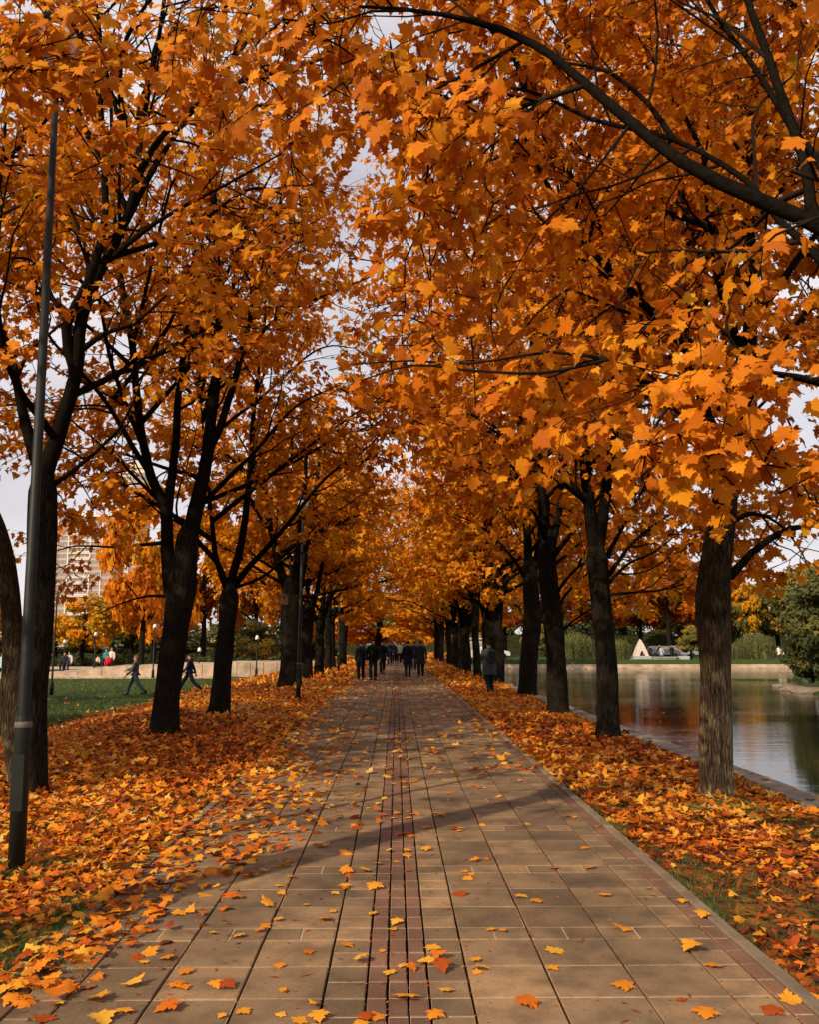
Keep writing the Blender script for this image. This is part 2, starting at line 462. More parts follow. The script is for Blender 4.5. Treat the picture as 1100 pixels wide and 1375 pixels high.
wb = MB(); wb.add([(LX - .1, -60, WZ), (90, -60, WZ), (90, 89.2, WZ), (LX - .1, 89.2, WZ)], [(0, 1, 2, 3)])
water = wb.build('lake_water', M_WATER); water['kind'] = 'structure'

# ------------------------------------------------------------------ paved path
PX = -.02
YEND = 104.0
path = empty('paved_path', (0, 0, 0)); path['kind'] = 'structure'
b = MB(); b.box(-1.93, 1.97, -6, YEND, -.05, 0.0); b.build('path_bed', M_GAP, path)
big = [(-1.54, -1.135), (-1.135, -.735), (-.735, -.338), (.362, .766), (.766, 1.178), (1.178, 1.585)]
small = [(-1.74, -1.54), (-.338, -.138), (.162, .362), (1.585, 1.782)]
red = [(-1.84, -1.74), (-.138, -.038), (-.038, .062), (.062, .162), (1.782, 1.88)]
g_ = .0065
sand = MB()
for x0, x1 in big + small + red:
    sand.add([(x0 + g_, -6, .0365), (x1 - g_, -6, .0365), (x1 - g_, YEND, .0365), (x0 + g_, YEND, .0365)], [(0, 1, 2, 3)])
sand.build('joint_sand', M_SAND, path)
TOP = .040
_mc = {}
def piece_mesh(w_, l_, nm, m_):
    k = (round(w_, 3), round(l_, 3), nm)
    if k not in _mc:
        b = MB(); b.box(-w_ / 2, w_ / 2, -l_ / 2, l_ / 2, -.035, 0, .004); me = b.mesh(nm); me.materials.append(m_); _mc[k] = me
    return _mc[k]
rest = {'slab': MB(), 'brick': MB()}
FARP = 13.2
cj = .0055
def lay(name, m_, x0, x1, y0, y1, key, near):
    x0 += g_; x1 -= g_; y0 += cj; y1 -= cj
    cx, cy = (x0 + x1) / 2, (y0 + y1) / 2
    dz = random.uniform(-.0018, .0018)
    if near:
        o = link(name, piece_mesh(x1 - x0, y1 - y0, name, m_), None, path)
        o.location = (cx, cy, TOP + dz); o.rotation_euler = (random.gauss(0, .0022), random.gauss(0, .003), random.gauss(0, .003))
    elif cy < 45:
        rest[key].box(x0, x1, y0, y1, .005, TOP + dz, .004)
    else:
        z = TOP + dz
        rest[key].add([(x0, y0, z), (x1, y0, z), (x1, y1, z), (x0, y1, z)], [(0, 1, 2, 3)])
for ci, (x0, x1) in enumerate(big):
    y = 5.10 - 1.4 * 8
    while y < YEND - 1.5:
        near = 2.9 < y < FARP
        xm = (x0 + x1) / 2
        lay('paving_block', M_SLAB, x0, xm + g_ * .5, y, y + .2, 'slab', near); lay('paving_block', M_SLAB, xm - g_ * .5, x1, y, y + .2, 'slab', near)
        for k in range(3):
            lay('paving_slab', M_SLAB, x0, x1, y + .2 + .4 * k, y + .6 + .4 * k, 'slab', near)
        y += 1.4
for cols, nm, m_, key in ((small, 'paving_block', M_SLAB, 'slab'), (red, 'red_brick', M_BRICK, 'brick')):
    for x0, x1 in cols:
        y = 5.10 - 1.4 * 8
        far = 12.4
        while y < YEND:
            lay(nm, m_, x0, x1, y, y + .2, key, 2.9 < y < far); y += .2
for k, nm, m_ in (('slab', 'distant_slabs', M_SLAB), ('brick', 'distant_bricks', M_BRICK)):
    rest[k].build(nm, m_, path)['kind'] = 'stuff'
kb = {}
for sx0, sx1 in ((1.885, 1.965), (-1.925, -1.845)):
    y = -6.0
    while y < YEND:
        k = sx0
        if k not in kb:
            b = MB(); b.box(-(sx1 - sx0) / 2, (sx1 - sx0) / 2, -.497, .497, -.12, 0, .008); kb[k] = b.mesh('kerb_stone'); kb[k].materials.append(M_KERB)
        if y > 40:
            y += 1; continue
        o = link('kerb_stone', kb[k], None, path); o.location = ((sx0 + sx1) / 2, y + .5, .05 + random.uniform(-.003, .003))
        y += 1.0
    b = MB(); b.box(sx0, sx1, 40, YEND, -.08, .05); b.build('kerb_run', M_KERB, path)

# embankment along the lake and the far bank
emb = empty('lake_embankment', (4.4, 0, 0)); emb['kind'] = 'structure'
b = MB(); b.box(-.17, .17, -.745, .745, -1.6, .05, .02); cm = b.mesh('coping_stone'); cm.materials.append(M_COPING)
y = -8.0
while y < 88.4:
    o = link('coping_stone', cm, None, emb); o.location = (random.uniform(-.006, .006), y + .75, random.uniform(-.008, .008)); o.rotation_euler = (0, random.uniform(-.01, .01), random.uniform(-.004, .004)); y += 1.5
fb = empty('far_bank', (0, 89.0, 0)); fb['kind'] = 'structure'
b = MB(); b.box(-.595, .595, -.2, .25, -1.4, -.50, .02); fm = b.mesh('bank_stone'); fm.materials.append(M_TAN)
x = 4.3
while x < 66:
    o = link('bank_stone', fm, None, fb); o.location = (x + .6, random.uniform(-.01, .01), random.uniform(-.01, .01)); x += 1.2
b = MB(); b.box(4.3, 66, -.55, -.21, -1.4, -.80); b.build('bank_ledge', M_TAN, fb)
b = MB(); b.box(-.05, .05, -.05, .05, 0, .55, .01); pm = b.mesh('bank_post'); pm.materials.append(M_WHITE)
for pxx, nm in ((849, 'left of the white tent'), (880, 'right of the white tent'), (908, 'by the parked motorbike'), (1012, 'near the willow on the right'), (1045, 'beside the green shrub'), (693, 'behind the row of trunks')):
    q = P(pxx, 892, 89.6)
    o = link('bank_post', pm); o.location = (q[0], 89.9, -.55)
    tag(o, 'short white post on the far lake bank ' + nm, 'post', 'white posts along the far bank')

# ------------------------------------------------------------------ trees
class Tree:
    def __init__(s, base, seed, tint=.5, tsd=.16, lsize=.15, dens=1.0, far=0, keep=None):
        s.base = np.array(base, float); s.rng = np.random.default_rng(seed); s.tint = tint; s.tsd = tsd
        s.lsize = lsize; s.dens = dens; s.far = far; s.keep = keep
        s.zmin = 2.4; s.face = np.zeros(3); s.trunk = []; s.branches = []; s.twigs = []; s.segs = []; s.nodes = []
        s.lp = []; s.lt = []; s.ln = []; s.ls = []; s.li = []
    def limb(s, pts, r0, r1, spawn=True, part=True, t0=.15, Lk=1.0, sides=None):
        pts = np.array([np.array(p, float) for p in pts])
        n = len(pts); rad = r0 + (r1 - r0) * np.linspace(0, 1, n) ** .8
        pp, rr = smooth_path(pts, rad, .22)
        s_ = sides or (16 if r0 > .06 else 9)
        amp = .012 + .25 * rr[:, None]
        wig = s.rng.normal(0, 1, (len(pp), 3)); wig = (wig + np.roll(wig, 1, 0) + np.roll(wig, -1, 0)) / 3
        wig[:2] = 0
        pp = pp + wig * amp * .5
        if part: s.branches.append(tube(pp, rr, s_, .06, s.rng.uniform(0, 9)))
        else: s.twigs.append(tube(pp, rr, 6))
        s.nodes.append(pp)
        if spawn: s.children(pp, rr, 1, t0, Lk)
        return pp
    def add_trunk(s, pts, rads, flare=.35):
        pp, rr = smooth_path(pts, rads, .09)
        h = pp[:, 2] - pp[0][2]
        rr = rr * (1 + flare * np.exp(-h / .22)); k_ = min(6, len(rr) // 4); rr[-k_:] *= np.linspace(1, .35, k_)
        pp[:, :2] += (np.sin(h * 2.1 + s.base[0])[:, None] * .008)
        s.trunk.append(tube(pp, rr, 40, .055, s.rng.uniform(0, 9), .22))
        s.nodes.append(pp[len(pp) // 2:])
    def children(s, pp, rr, lvl, t0=.15, Lk=1.0):
        seg = np.linalg.norm(np.diff(pp, axis=0), axis=1); Lt = seg.sum(); cum = np.r_[0, np.cumsum(seg)] / Lt
        step = (.40, .30, .22)[lvl - 1] / s.dens
        n = max(2, int(Lt * (1 - t0) / step))
        for k in range(n):
            t = t0 + (1 - t0) * (k + s.rng.uniform(0, 1)) / n
            i = min(len(pp) - 2, int(np.searchsorted(cum, t)) - 1); i = max(i, 0)
            f = (t - cum[i]) / max(1e-6, cum[i + 1] - cum[i])
            p = pp[i] + (pp[i + 1] - pp[i]) * f; r = rr[i] * .55
            tg = norm(pp[i + 1] - pp[i])
            rv = norm(s.rng.normal(0, 1, 3)); side = norm(np.cross(tg, rv))
            outw = p - s.base; outw[2] = 0; outw = norm(outw)
            d = norm(tg * s.rng.uniform(.45, .9) + side * s.rng.uniform(.6, 1.0) + outw * .25 + np.array((0, 0, .12)))
            Ln = (1.9, .95, .42)[lvl - 1] * s.rng.uniform(.65, 1.25) * (1.15 - .45 * t) * Lk
            s.grow(p, d, Ln, min(r, (.03, .012, .005)[lvl - 1]), lvl + 1)
    def grow(s, p, d, Ln, r, lvl):
        if s.keep is not None and not s.keep(p + d * Ln * .5): return
        n = max(3, int(Ln / .28)) if lvl < 4 else 3
        pts = [p]; dd = d.copy()
        for k in range(n):
            dd = norm(dd + s.rng.normal(0, .16, 3) + np.array((0, 0, .03 if lvl < 3 else -.05)))
            pts.append(pts[-1] + dd * Ln / n)
        pts = np.array(pts); rr = r * (1 - .75 * np.linspace(0, 1, n + 1)) + .0012
        if lvl <= 3 or not s.far:
            s.twigs.append(tube(pts, rr, 5 if lvl == 2 else 3))
        if lvl == 2: s.nodes.append(pts)
        if lvl < 4:
            s.children(pts, rr, lvl, .12)
        if lvl == 4: s.leafy(pts)
        elif lvl == 3: s.leafy(pts[-2:])
    def leafy(s, pts):
        Ln = np.linalg.norm(pts[-1] - pts[0]); m_ = max(3, int(Ln / .06)) if not s.far else max(3, int(Ln / .075))
        t = np.linspace(.15, 1, m_); idx = t * (len(pts) - 1); i = np.minimum(idx.astype(int), len(pts) - 2); f = (idx - i)[:, None]
        p = pts[i] * (1 - f) + pts[i + 1] * f
        d = norm(pts[-1] - pts[0]); rv = norm(np.array((s.rng.normal(0, .3), s.rng.normal(0, .3), 1.0))); sd_ = norm(np.cross(d, rv))
        sg = np.where(np.arange(m_) % 2 == 0, 1, -1)[:, None]
        side = sd_[None] * sg
        pet = side * .6 + d[None] * .5 + s.rng.normal(0, .35, (m_, 3))
        p = p + norm(pet) * s.rng.uniform(.03, .09, (m_, 1))
        tip = norm(pet) * .75 + np.array((0, 0, -.55)) + s.rng.normal(0, .25, (m_, 3))
        outw = p - s.base; outw[:, 2] = 0; outw = norm(outw)
        nr = np.array((0, 0, .75)) + outw * .45 + s.rng.normal(0, .38, (m_, 3)) + s.face
        s.lp.append(p); s.lt.append(tip); s.ln.append(nr)
        s.ls.append(s.lsize * s.rng.uniform(.62, 1.15, m_))
        s.li.append(np.clip(s.tint + s.rng.normal(0, s.tsd * .55) + s.rng.normal(0, s.tsd * .6, m_), .01, .99))
    def cluster(s, c, rad, n):
        c = np.array(c, float)
        if s.keep is not None and not s.keep(c): return
        allp = np.vstack(s.nodes); dv = np.linalg.norm(allp - c, axis=1) - .25 * (allp[:, 2] - c[2]) ; q = allp[np.argmin(dv)]
        mid = (q + c) / 2 + np.array((0, 0, .035 * np.linalg.norm(q - c))) + s.rng.normal(0, .04, 3) * np.linalg.norm(q - c)
        d = norm(c - mid); s.face = np.array((-.45, -1.15, -.1))
        qn = np.linalg.norm(q - c); w1, w2 = s.rng.normal(0, .035, (2, 3)) * qn
        pts, rr = smooth_path([q, (q + mid) / 2 + w1, mid, (mid + c) / 2 + w2, c, c + d * rad * .8 - np.array((0, 0, rad * .2))], [.011, .009, .007, .006, .004, .002], .12)
        s.twigs.append(tube(pts, rr, 6))
        for k in range(n):
            i = s.rng.integers(int(len(pts) * .55), len(pts)); p = pts[i]
            dr = norm(s.rng.normal(0, 1, 3) * np.array((1, 1, .6)) + d * .3)
            s.grow(p, dr, rad * s.rng.uniform(.5, 1.1), .006, 4)
            e = p + dr * rad * .5
            s.grow(e, norm(dr + s.rng.normal(0, .6, 3)), rad * .5, .004, 4)
        s.face = np.zeros(3)
    def leaf_np(s):
        return np.vstack(s.lp), np.vstack(s.lt), np.vstack(s.ln), np.concatenate(s.ls), np.concatenate(s.li)
    def build(s, name, label, group, barkm, nleaf=0, leafmat=None, trunks_name='trunk', clearance=0.0):
        root = empty(name, s.base); tag(root, label, 'tree', group)
        off = s.base
        for V, Q in s.trunk:
            link(trunks_name, tri_mesh('trunk', V - off, Q), barkm, root)
        for V, Q in s.branches:
            link('branch', tri_mesh('branch', V - off, Q), M_LIMB, root)
        if s.twigs:
            V, Q = join([(v, q) for v, q in s.twigs])
            link('twigs', tri_mesh('twigs', V - off, Q), M_TWIG, root)['kind'] = 'stuff'
        p, t, nr, sz, ti = s.leaf_np()
        dist = np.linalg.norm(p - np.array((0, 0, HC)), axis=1)
        ok = dist > clearance
        ok &= p[:, 2] > s.zmin
        p, t, nr, sz, ti, dist = p[ok], t[ok], nr[ok], sz[ok], ti[ok], dist[ok]
        lm = leafmat or M_LEAF
        pick = np.zeros(len(p), bool)
        if nleaf:
            x, y, d = to_px(p); vis = (d > 0) & (x > -10) & (x < 1110) & (y > -10) & (y < 1200)
            order = np.argsort(-np.where(vis, sz / dist, 0))[:nleaf]
            pick[order] = True
            ms = []
            for v in range(24):
                tv = np.array([np.clip(s.tint + (v % 8 - 3.5) * s.tsd * .32, 0, 1)])
                A = leaf_arrays(np.zeros((1, 3)), np.array([[0, 1., 0]]), np.array([[0, 0, 1.]]), np.ones(1), tv, 0, s.rng)
                me = leaves_mesh('leaf', [A]); me.materials.append(lm); ms.append(me)
            for k in order:
                yv = norm(t[k]); zv = norm(nr[k] - yv * np.dot(nr[k], yv)); xv = np.cross(yv, zv)
                o = bpy.data.objects.new('leaf', ms[s.rng.integers(24)]); COL.objects.link(o); o.parent = root
                Mx = Matrix(((*(xv * sz[k]).tolist()[:1], (yv * sz[k])[0], (zv * sz[k])[0], p[k][0] - off[0]),
                             ((xv * sz[k])[1], (yv * sz[k])[1], (zv * sz[k])[1], p[k][1] - off[1]),
                             ((xv * sz[k])[2], (yv * sz[k])[2], (zv * sz[k])[2], p[k][2] - off[2]), (0, 0, 0, 1)))
                o.matrix_local = Mx
        sets = []
        if s.far:
            rngs = [(0, 1e9, 2 if s.far == 1 else 3)]
        else:
            rngs = [(0, 7.5, 0), (7.5, 19, 1), (19, 1e9, 2)]
        for a_, b_, l_ in rngs:
            q = (~pick) & (dist >= a_) & (dist < b_)
            if q.any(): sets.append(leaf_arrays(p[q] - off, t[q], nr[q], sz[q], ti[q], l_, s.rng))
        cr_ = link('crown', leaves_mesh('crown', sets), lm, root); cr_['kind'] = 'stuff'
        s.count = len(p)
        return root
    def auto(s, h0, h1, top, n, reach, r0, az0=None, lift=(.25, .8), t0=.2):
        """limbs all round the trunk line, from height h0 to h1"""
        for k in range(n):
            a_ = s.rng.uniform(0, 2 * np.pi) if az0 is None else az0 + 2 * np.pi * (k + s.rng.uniform(-.25, .25)) / n
            h = h0 + (h1 - h0) * (k + .5) / n
            e = s.rng.uniform(*lift) + .35 * (h - h0) / max(.1, h1 - h0)
            st = s.at_height(h)
            Ls = reach * s.rng.uniform(.8, 1.15)
            d = np.array((math.cos(a_) * math.cos(e), math.sin(a_) * math.cos(e), math.sin(e)))
            p1 = st + d * Ls * .35 + np.array((0, 0, .05 * Ls)); p2 = st + d * Ls * .7 + np.array((0, 0, .10 * Ls)) + s.rng.normal(0, .2, 3)
            p3 = st + d * Ls + np.array((0, 0, .08 * Ls)) + s.rng.normal(0, .3, 3)
            s.limb([st, p1, p2, p3], r0 * (1 - .4 * k / n), .012, t0=t0)
    def at_height(s, h):
        pts = np.vstack(s.nodes[:3]) if s.nodes else None
        z = pts[:, 2] - s.base[2]; return pts[np.argmin(np.abs(z - h))].copy()

def near_keep(p):
    d = np.linalg.norm(p - np.array((0, 0, HC)))
    if d < 3.4: return False
    return p[2] > 2.4
def keep_r0(p):
    if not near_keep(p) or np.linalg.norm(p - np.array((0, 0, HC))) < 4.25: return False
    return not (p[0] > .9 and p[1] < 5.9 and p[2] > 3.9)
trees = []
ROWL = 'maples in the left row along the path'
ROWR = 'maples in the right row between path and lake'

# R0: trunk just outside the frame on the right, its limbs cross the top right corner
def gp(x, y): return np.array((x, y, float(gz(x, y))))
b0 = gp(3.62, 4.1)
t = Tree(b0, 11, .40, .19, .107, 1.22, keep=keep_r0)
t.add_trunk([b0 - [0, 0, .1], b0 + [.0, .05, 1.2], b0 + [-.05, .12, 2.3], b0 + [-.12, .25, 3.0]], [.26, .24, .22, .16])
f0 = b0 + np.array((-.08, .15, 2.5))
Dl = t.limb([f0, P(1190, 420, 4.8), P(1100, 305, 5.1), P(1078, 215, 5.4), P(1045, 110, 5.7), P(1005, 0, 6.1), P(975, -90, 6.5), P(960, -200, 7)], .052, .020, t0=.25)
t.limb([Dl[len(Dl) // 4], P(1110, 235, 5.3), P(1065, 180, 5.6), P(1015, 95, 5.9), P(965, 25, 6.2), P(925, -50, 6.5), P(880, -150, 7)], .032, .012)
t.limb([f0 + [0, .1, -.1], P(1180, 440, 5.0), P(1100, 352, 5.3), P(1045, 295, 5.6), P(1000, 243, 5.8), P(905, 188, 6.1), P(800, 162, 6.4), P(705, 121, 6.8), P(605, 112, 7.2), P(520, 80, 7.6)], .038, .009, t0=.2)
t.limb([P(905, 188, 6.1), P(870, 140, 6.3), P(820, 98, 6.5), P(755, 85, 6.8), P(690, 90, 7.2)], .026, .008)
t.limb([P(705, 121, 6.8), P(682, 62, 7.0), P(610, 0, 7.3), P(560, -60, 7.6), P(480, -130, 8)], .026, .008)
t.limb([f0, P(1250, 300, 4.2), P(1200, 60, 4.6), P(1130, -120, 5.0), P(1050, -300, 5.4)], .07, .015, t0=.3)
t.limb([f0 + [0, 0, .3], f0 + [1.2, -.6, 1.2], f0 + [2.2, -1.2, 2.3], f0 + [3.2, -1.8, 3.2]], .08, .012)
t.limb([f0 + [0, 0, .3], f0 + [1.0, .8, 1.5], f0 + [2.0, 1.2, 3.0], f0 + [2.6, 1.6, 4.6]], .08, .012)
t.limb([f0 + [0, 0, .3], f0 + [-.6, -.8, 1.4], f0 + [-1.1, -1.4, 2.6], f0 + [-1.8, -1.8, 3.6]], .07, .012)
t.limb([f0 + [0, 0, .2], f0 + [-.9, .1, 1.2], f0 + [-1.9, .3, 1.9], P(720, 60, 5.4), P(600, 20, 5.6), P(480, 10, 5.6)], .06, .010, t0=.3)
t.limb([f0 + [0, 0, .1], P(1130, 520, 5.0), P(1040, 500, 4.9), P(960, 505, 4.7), P(900, 545, 4.6)], .035, .006, t0=.55, Lk=.55)
for (x, y, d, rad, n) in ((960, 500, 4.6, .42, 13), (905, 560, 4.5, .34, 10), (1010, 590, 4.6, .34, 9), (862, 640, 4.4, .22, 6), (925, 440, 4.7, .26, 6),
                          (1060, 600, 4.7, .28, 6), (985, 650, 4.7, .18, 4), (865, 545, 4.7, .25, 6), (985, 395, 4.8, .12, 2), (1085, 375, 4.7, .14, 2),
                          (590, 150, 4.5, .30, 11), (560, 110, 4.6, .25, 6), (610, 190, 4.5, .22, 6), (620, 270, 4.7, .25, 6), (430, 80, 4.4, .3, 7), (700, 350, 4.9, .25, 6), (575, 230, 4.9, .34, 8), (640, 330, 5.0, .26, 6), (470, 490, 4.8, .16, 4), (475, 515, 4.7, .10, 3), (678, 515, 4.8, .16, 4),
                          (450, 40, 4.4, .45, 12), (350, 90, 4.9, .40, 8), (490, 310, 5.2, .32, 7), (580, 390, 5.4, .35, 8), (760, 400, 5.4, .35, 9),
                          (710, 290, 5.6, .4, 8), (660, 440, 5.8, .35, 7), (540, 440, 6.2, .4, 7), (740, 480, 5.6, .35, 8), (820, 350, 5.8, .4, 7),
                          (400, 250, 5.8, .4, 8), (640, 560, 6.2, .4, 8), (740, 580, 6.2, .35, 7), (830, 480, 5.6, .3, 6), (560, 520, 6.6, .4, 6)):
    t.cluster(P(x, y, d), rad, n)
t.build('maple_tree', 'nearest maple at the right edge, its dark limbs crossing the top right corner', ROWR, M_BARK, 300, clearance=3.1)
trees.append(t)

# R1
b1 = G(963, 1066); b1[2] = gz(b1[0], b1[1]) - .02
D = b1[1]
t = Tree(b1, 21, .38, .19, .124, 1.12, keep=near_keep)
t.add_trunk([b1 - [0, 0, .1], P(962, 1000, D), P(961, 900, D), P(958, 800, D), P(965, 730, D), P(978, 640, D), P(990, 560, D)], [.185, .176, .172, .198, .165, .13, .10], .12)
t.limb([P(978, 650, D), P(992, 560, D), P(1008, 440, D - .1), P(1004, 260, D), P(1008, 130, D + .2), P(1000, -40, D + .4), P(990, -200, D + .8)], .12, .03, t0=.3)
t.limb([P(970, 700, D), P(960, 610, D - .3), P(935, 500, D - .7), P(905, 450, D - 1.0), P(848, 392, D - 1.4), P(790, 330, D - 1.6), P(730, 240, D - 1.8), P(690, 150, D - 1.9)], .085, .014, t0=.35)
t.limb([P(790, 330, D - 1.6), P(800, 285, D - 1.8), P(735, 195, D - 2.0), P(700, 130, D - 2.2)], .022, .008)
t.limb([P(980, 775, D), P(1010, 742, D), P(1060, 710, D + .1), P(1100, 705, D + .2), P(1180, 680, D + .3), P(1280, 640, D + .5)], .055, .012, t0=.3)
t.limb([P(990, 560, D), P(1040, 480, D + .2), P(1100, 400, D + .5), P(1180, 250, D + .8), P(1250, 100, D + 1)], .07, .015, t0=.2)
t.limb([P(985, 600, D), P(960, 480, D + .8), P(930, 330, D + 1.5), P(905, 180, D + 2), P(900, 0, D + 2.6)], .07, .014, t0=.2)
t.limb([P(985, 610, D), P(930, 540, D + .6), P(850, 510, D + 1.0), P(760, 515, D + 1.2), P(700, 500, D + 1.3)], .05, .010, t0=.25)
t.limb([P(985, 700, D), P(1010, 690, D + .8), P(1040, 700, D + 1.6), P(1070, 730, D + 2.4), P(1090, 770, D + 3)], .035, .008, t0=.35, Lk=.8)
t.auto(4.2, 8.5, 9, 8, 3.8, .06)
for (x, y, d, rad, n) in ((1050, 420, 8.6, .5, 8), (1070, 660, 9.0, .35, 5), (1085, 760, 9.4, .35, 6), (890, 680, 9.0, .4, 6), (1060, 780, 9.6, .25, 4), (1095, 480, 8.8, .5, 8),
                          (700, 560, 8.4, .5, 8), (800, 520, 8.2, .5, 8), (620, 590, 8.8, .45, 7)):
    t.cluster(P(x, y, d), rad, n)
t.build('maple_tree', 'thick maple with light painted on its mossy lower trunk, nearest whole trunk between path and lake', ROWR, M_BARK_LITLOW, 60, clearance=3.2)
trees.append(t)

# R2
b2 = G(818, 990); b2[2] = gz(b2[0], b2[1]) - .02; D = b2[1]
t = Tree(b2, 31, .42, .19, .165, 1.0, keep=near_keep)
t.add_trunk([b2 - [0, 0, .1], P(816, 900, D), P(808, 820, D), P(802, 745, D), P(800, 715, D)], [.20, .185, .175, .20, .17], .2)
t.limb([P(800, 735, D), P(792, 690, D), P(786, 620, D), P(790, 560, D), P(776, 470, D), P(770, 360, D), P(765, 220, D), P(760, 60, D), P(760, -80, D)], .14, .03, t0=.3)
t.limb([P(803, 735, D), P(812, 680, D), P(822, 600, D), P(838, 520, D), P(850, 420, D), P(850, 280, D), P(845, 120, D), P(830, -60, D)], .12, .03, t0=.3)
t.limb([P(812, 790, D), P(840, 760, D), P(880, 740, D + .2), P(930, 700, D + .4)], .04, .01)
t.limb([P(806, 800, D), P(850, 795, D - .3), P(900, 790, D - .8), P(950, 770, D - 1.2)], .035, .008)
t.limb([P(798, 690, D), P(760, 640, D), P(700, 600, D + .3), P(630, 570, D + .5)], .05, .01)
t.limb([P(812, 780, D), P(850, 730, D + .5), P(900, 690, D + 1), P(960, 660, D + 1.6)], .05, .01, t0=.2)
t.limb([P(808, 760, D), P(840, 700, D + 1), P(870, 640, D + 2), P(880, 560, D + 2.5)], .05, .01, t0=.2)
t.auto(4.0, 10, 11, 12, 4.2, .06)
t.build('maple_tree', 'slim maple with two straight stems beside the lake kerb, second whole trunk on the right', ROWR, M_BARK, 0)
trees.append(t)
# R3
b3 = G(751, 958); b3[2] = gz(b3[0], b3[1]) - .02; D = b3[1]
t = Tree(b3, 41, .46, .20, .19, 1.0, far=1)
t.add_trunk([b3 - [0, 0, .1], P(747, 880, D), P(740, 810, D), P(736, 760, D), P(735, 700, D)], [.25, .23, .24, .22, .17], .2)
t.limb([P(735, 740, D), P(728, 660, D), P(722, 580, D), P(715, 480, D), P(712, 360, D), P(705, 240, D)], .14, .03, t0=.2)
t.limb([P(737, 770, D), P(748, 700, D), P(760, 620, D), P(775, 520, D), P(780, 400, D)], .11, .03, t0=.2)
t.limb([P(742, 830, D), P(760, 800, D), P(790, 770, D), P(830, 740, D)], .045, .01)
t.limb([P(742, 860, D), P(765, 838, D), P(800, 815, D), P(850, 800, D)], .04, .01)
t.limb([P(745, 800, D), P(780, 760, D + 1), P(830, 750, D + 2), P(890, 770, D + 3)], .05, .01, t0=.2)
t.auto(3.4, 10.5, 12, 14, 4.6, .07, lift=(.05, .6))
t.build('maple_tree', 'dark maple with side branches over the water, third whole trunk on the right', ROWR, M_BARK, 0)
trees.append(t)
# R4
b4 = G(709, 935); b4[2] = gz(b4[0], b4[1]) - .02; D = b4[1]
t = Tree(b4, 51, .50, .20, .22, .85, far=1)
t.add_trunk([b4 - [0, 0, .1], P(711, 880, D), P(715, 830, D), P(713, 780, D), P(710, 740, D)], [.29, .27, .29, .24, .19], .2)
t.limb([P(710, 760, D), P(706, 690, D), P(700, 610, D), P(695, 520, D), P(692, 430, D)], .15, .03, t0=.15)
t.limb([P(714, 790, D), P(725, 720, D), P(722, 650, D), P(735, 560, D)], .12, .03, t0=.15)
t.limb([P(711, 790, D), P(690, 750, D), P(650, 710, D), P(610, 690, D)], .07, .02, t0=.2)
t.auto(3.2, 10.5, 12, 14, 4.8, .08, lift=(.02, .6))
t.build('maple_tree', 'stout dark maple with a knobbly bulge right of the person in the long coat', ROWR, M_BARK, 0)
trees.append(t)

# L0: added unseen left of the camera so its high crown shades the near canopy
a0 = gp(-4.3, 3.0)
t = Tree(a0, 66, .5, .13, .22, .75, far=2)
t.add_trunk([a0 - [0, 0, .1], a0 + [.05, 0, 2], a0 + [0, .1, 4.2], a0 + [.1, .1, 6.2]], [.24, .21, .20, .14], .25)
for k in range(3):
    a_ = 2.1 * k + .5; e0 = a0 + np.array((.08, .1, 5.6))
    t.limb([e0, e0 + [math.cos(a_) * .7, math.sin(a_) * .7, 1.4], e0 + [math.cos(a_) * 1.3, math.sin(a_) * 1.3, 2.4], e0 + [math.cos(a_) * 1.8, math.sin(a_) * 1.8, 3.8]], .12, .03, t0=.2)
t.auto(6.3, 8.0, 10, 4, 3.2, .07, lift=(.15, .5))
t.build('maple_tree', 'added shading maple, tall and high crowned, unseen outside the left edge nearest the camera', ROWL, M_BARK, 0)
trees.append(t)

# L1
a1 = G(44, 1062); a1[2] = gz(a1[0], a1[1]) - .02; D = a1[1]
t = Tree(a1, 61, .45, .20, .115, .80, keep=near_keep)
t.add_trunk([a1 - [0, 0, .1], P(46, 950, D), P(52, 850, D), P(56, 740, D), P(58, 660, D), P(62, 610, D)], [.155, .145, .15, .165, .165, .15], .18)
t.limb([P(60, 640, D), P(82, 565, D), P(101, 500, D), P(110, 430, D), P(140, 355, D), P(165, 305, D), P(183, 240, D), P(190, 150, D + .2), P(215, 40, D + .4), P(230, -80, D + .7)], .105, .02, t0=.3)
t.limb([P(101, 500, D), P(88, 440, D - .1), P(120, 380, D - .2), P(141, 300, D - .2), P(138, 200, D - .2), P(130, 110, D - .3), P(100, 60, D - .4), P(70, -40, D - .5)], .07, .02, t0=.3)
t.limb([P(58, 650, D), P(35, 570, D), P(20, 500, D), P(-5, 430, D), P(-60, 330, D), P(-100, 200, D)], .08, .02, t0=.2)
t.limb([P(66, 655, D), P(95, 635, D), P(130, 605, D), P(160, 575, D), P(178, 545, D - .1), P(195, 500, D - .2)], .035, .008, t0=.35, Lk=.8)
t.limb([P(112, 468, D), P(140, 448, D + .1), P(180, 436, D + .2), P(225, 395, D + .2), P(280, 350, D + .2)], .04, .008, t0=.3)
t.limb([P(183, 240, D), P(220, 180, D - .5), P(300, 120, D - 1.1), P(400, 90, D - 1.6), P(500, 60, D - 2)], .05, .01, t0=.25)
t.limb([P(140, 355, D), P(210, 300, D - .5), P(300, 250, D - .9), P(390, 200, D - 1.3)], .04, .008, t0=.35)
t.limb([P(165, 305, D), P(230, 190, D + .8), P(330, 60, D + 1.4), P(420, -60, D + 2)], .05, .01, t0=.25)
t.limb([P(183, 240, D), P(160, 120, D - 1.2), P(180, 30, D - 2.0), P(260, -60, D - 2.6)], .045, .01, t0=.2)
t.auto(4.0, 8.5, 9, 8, 3.9, .05)
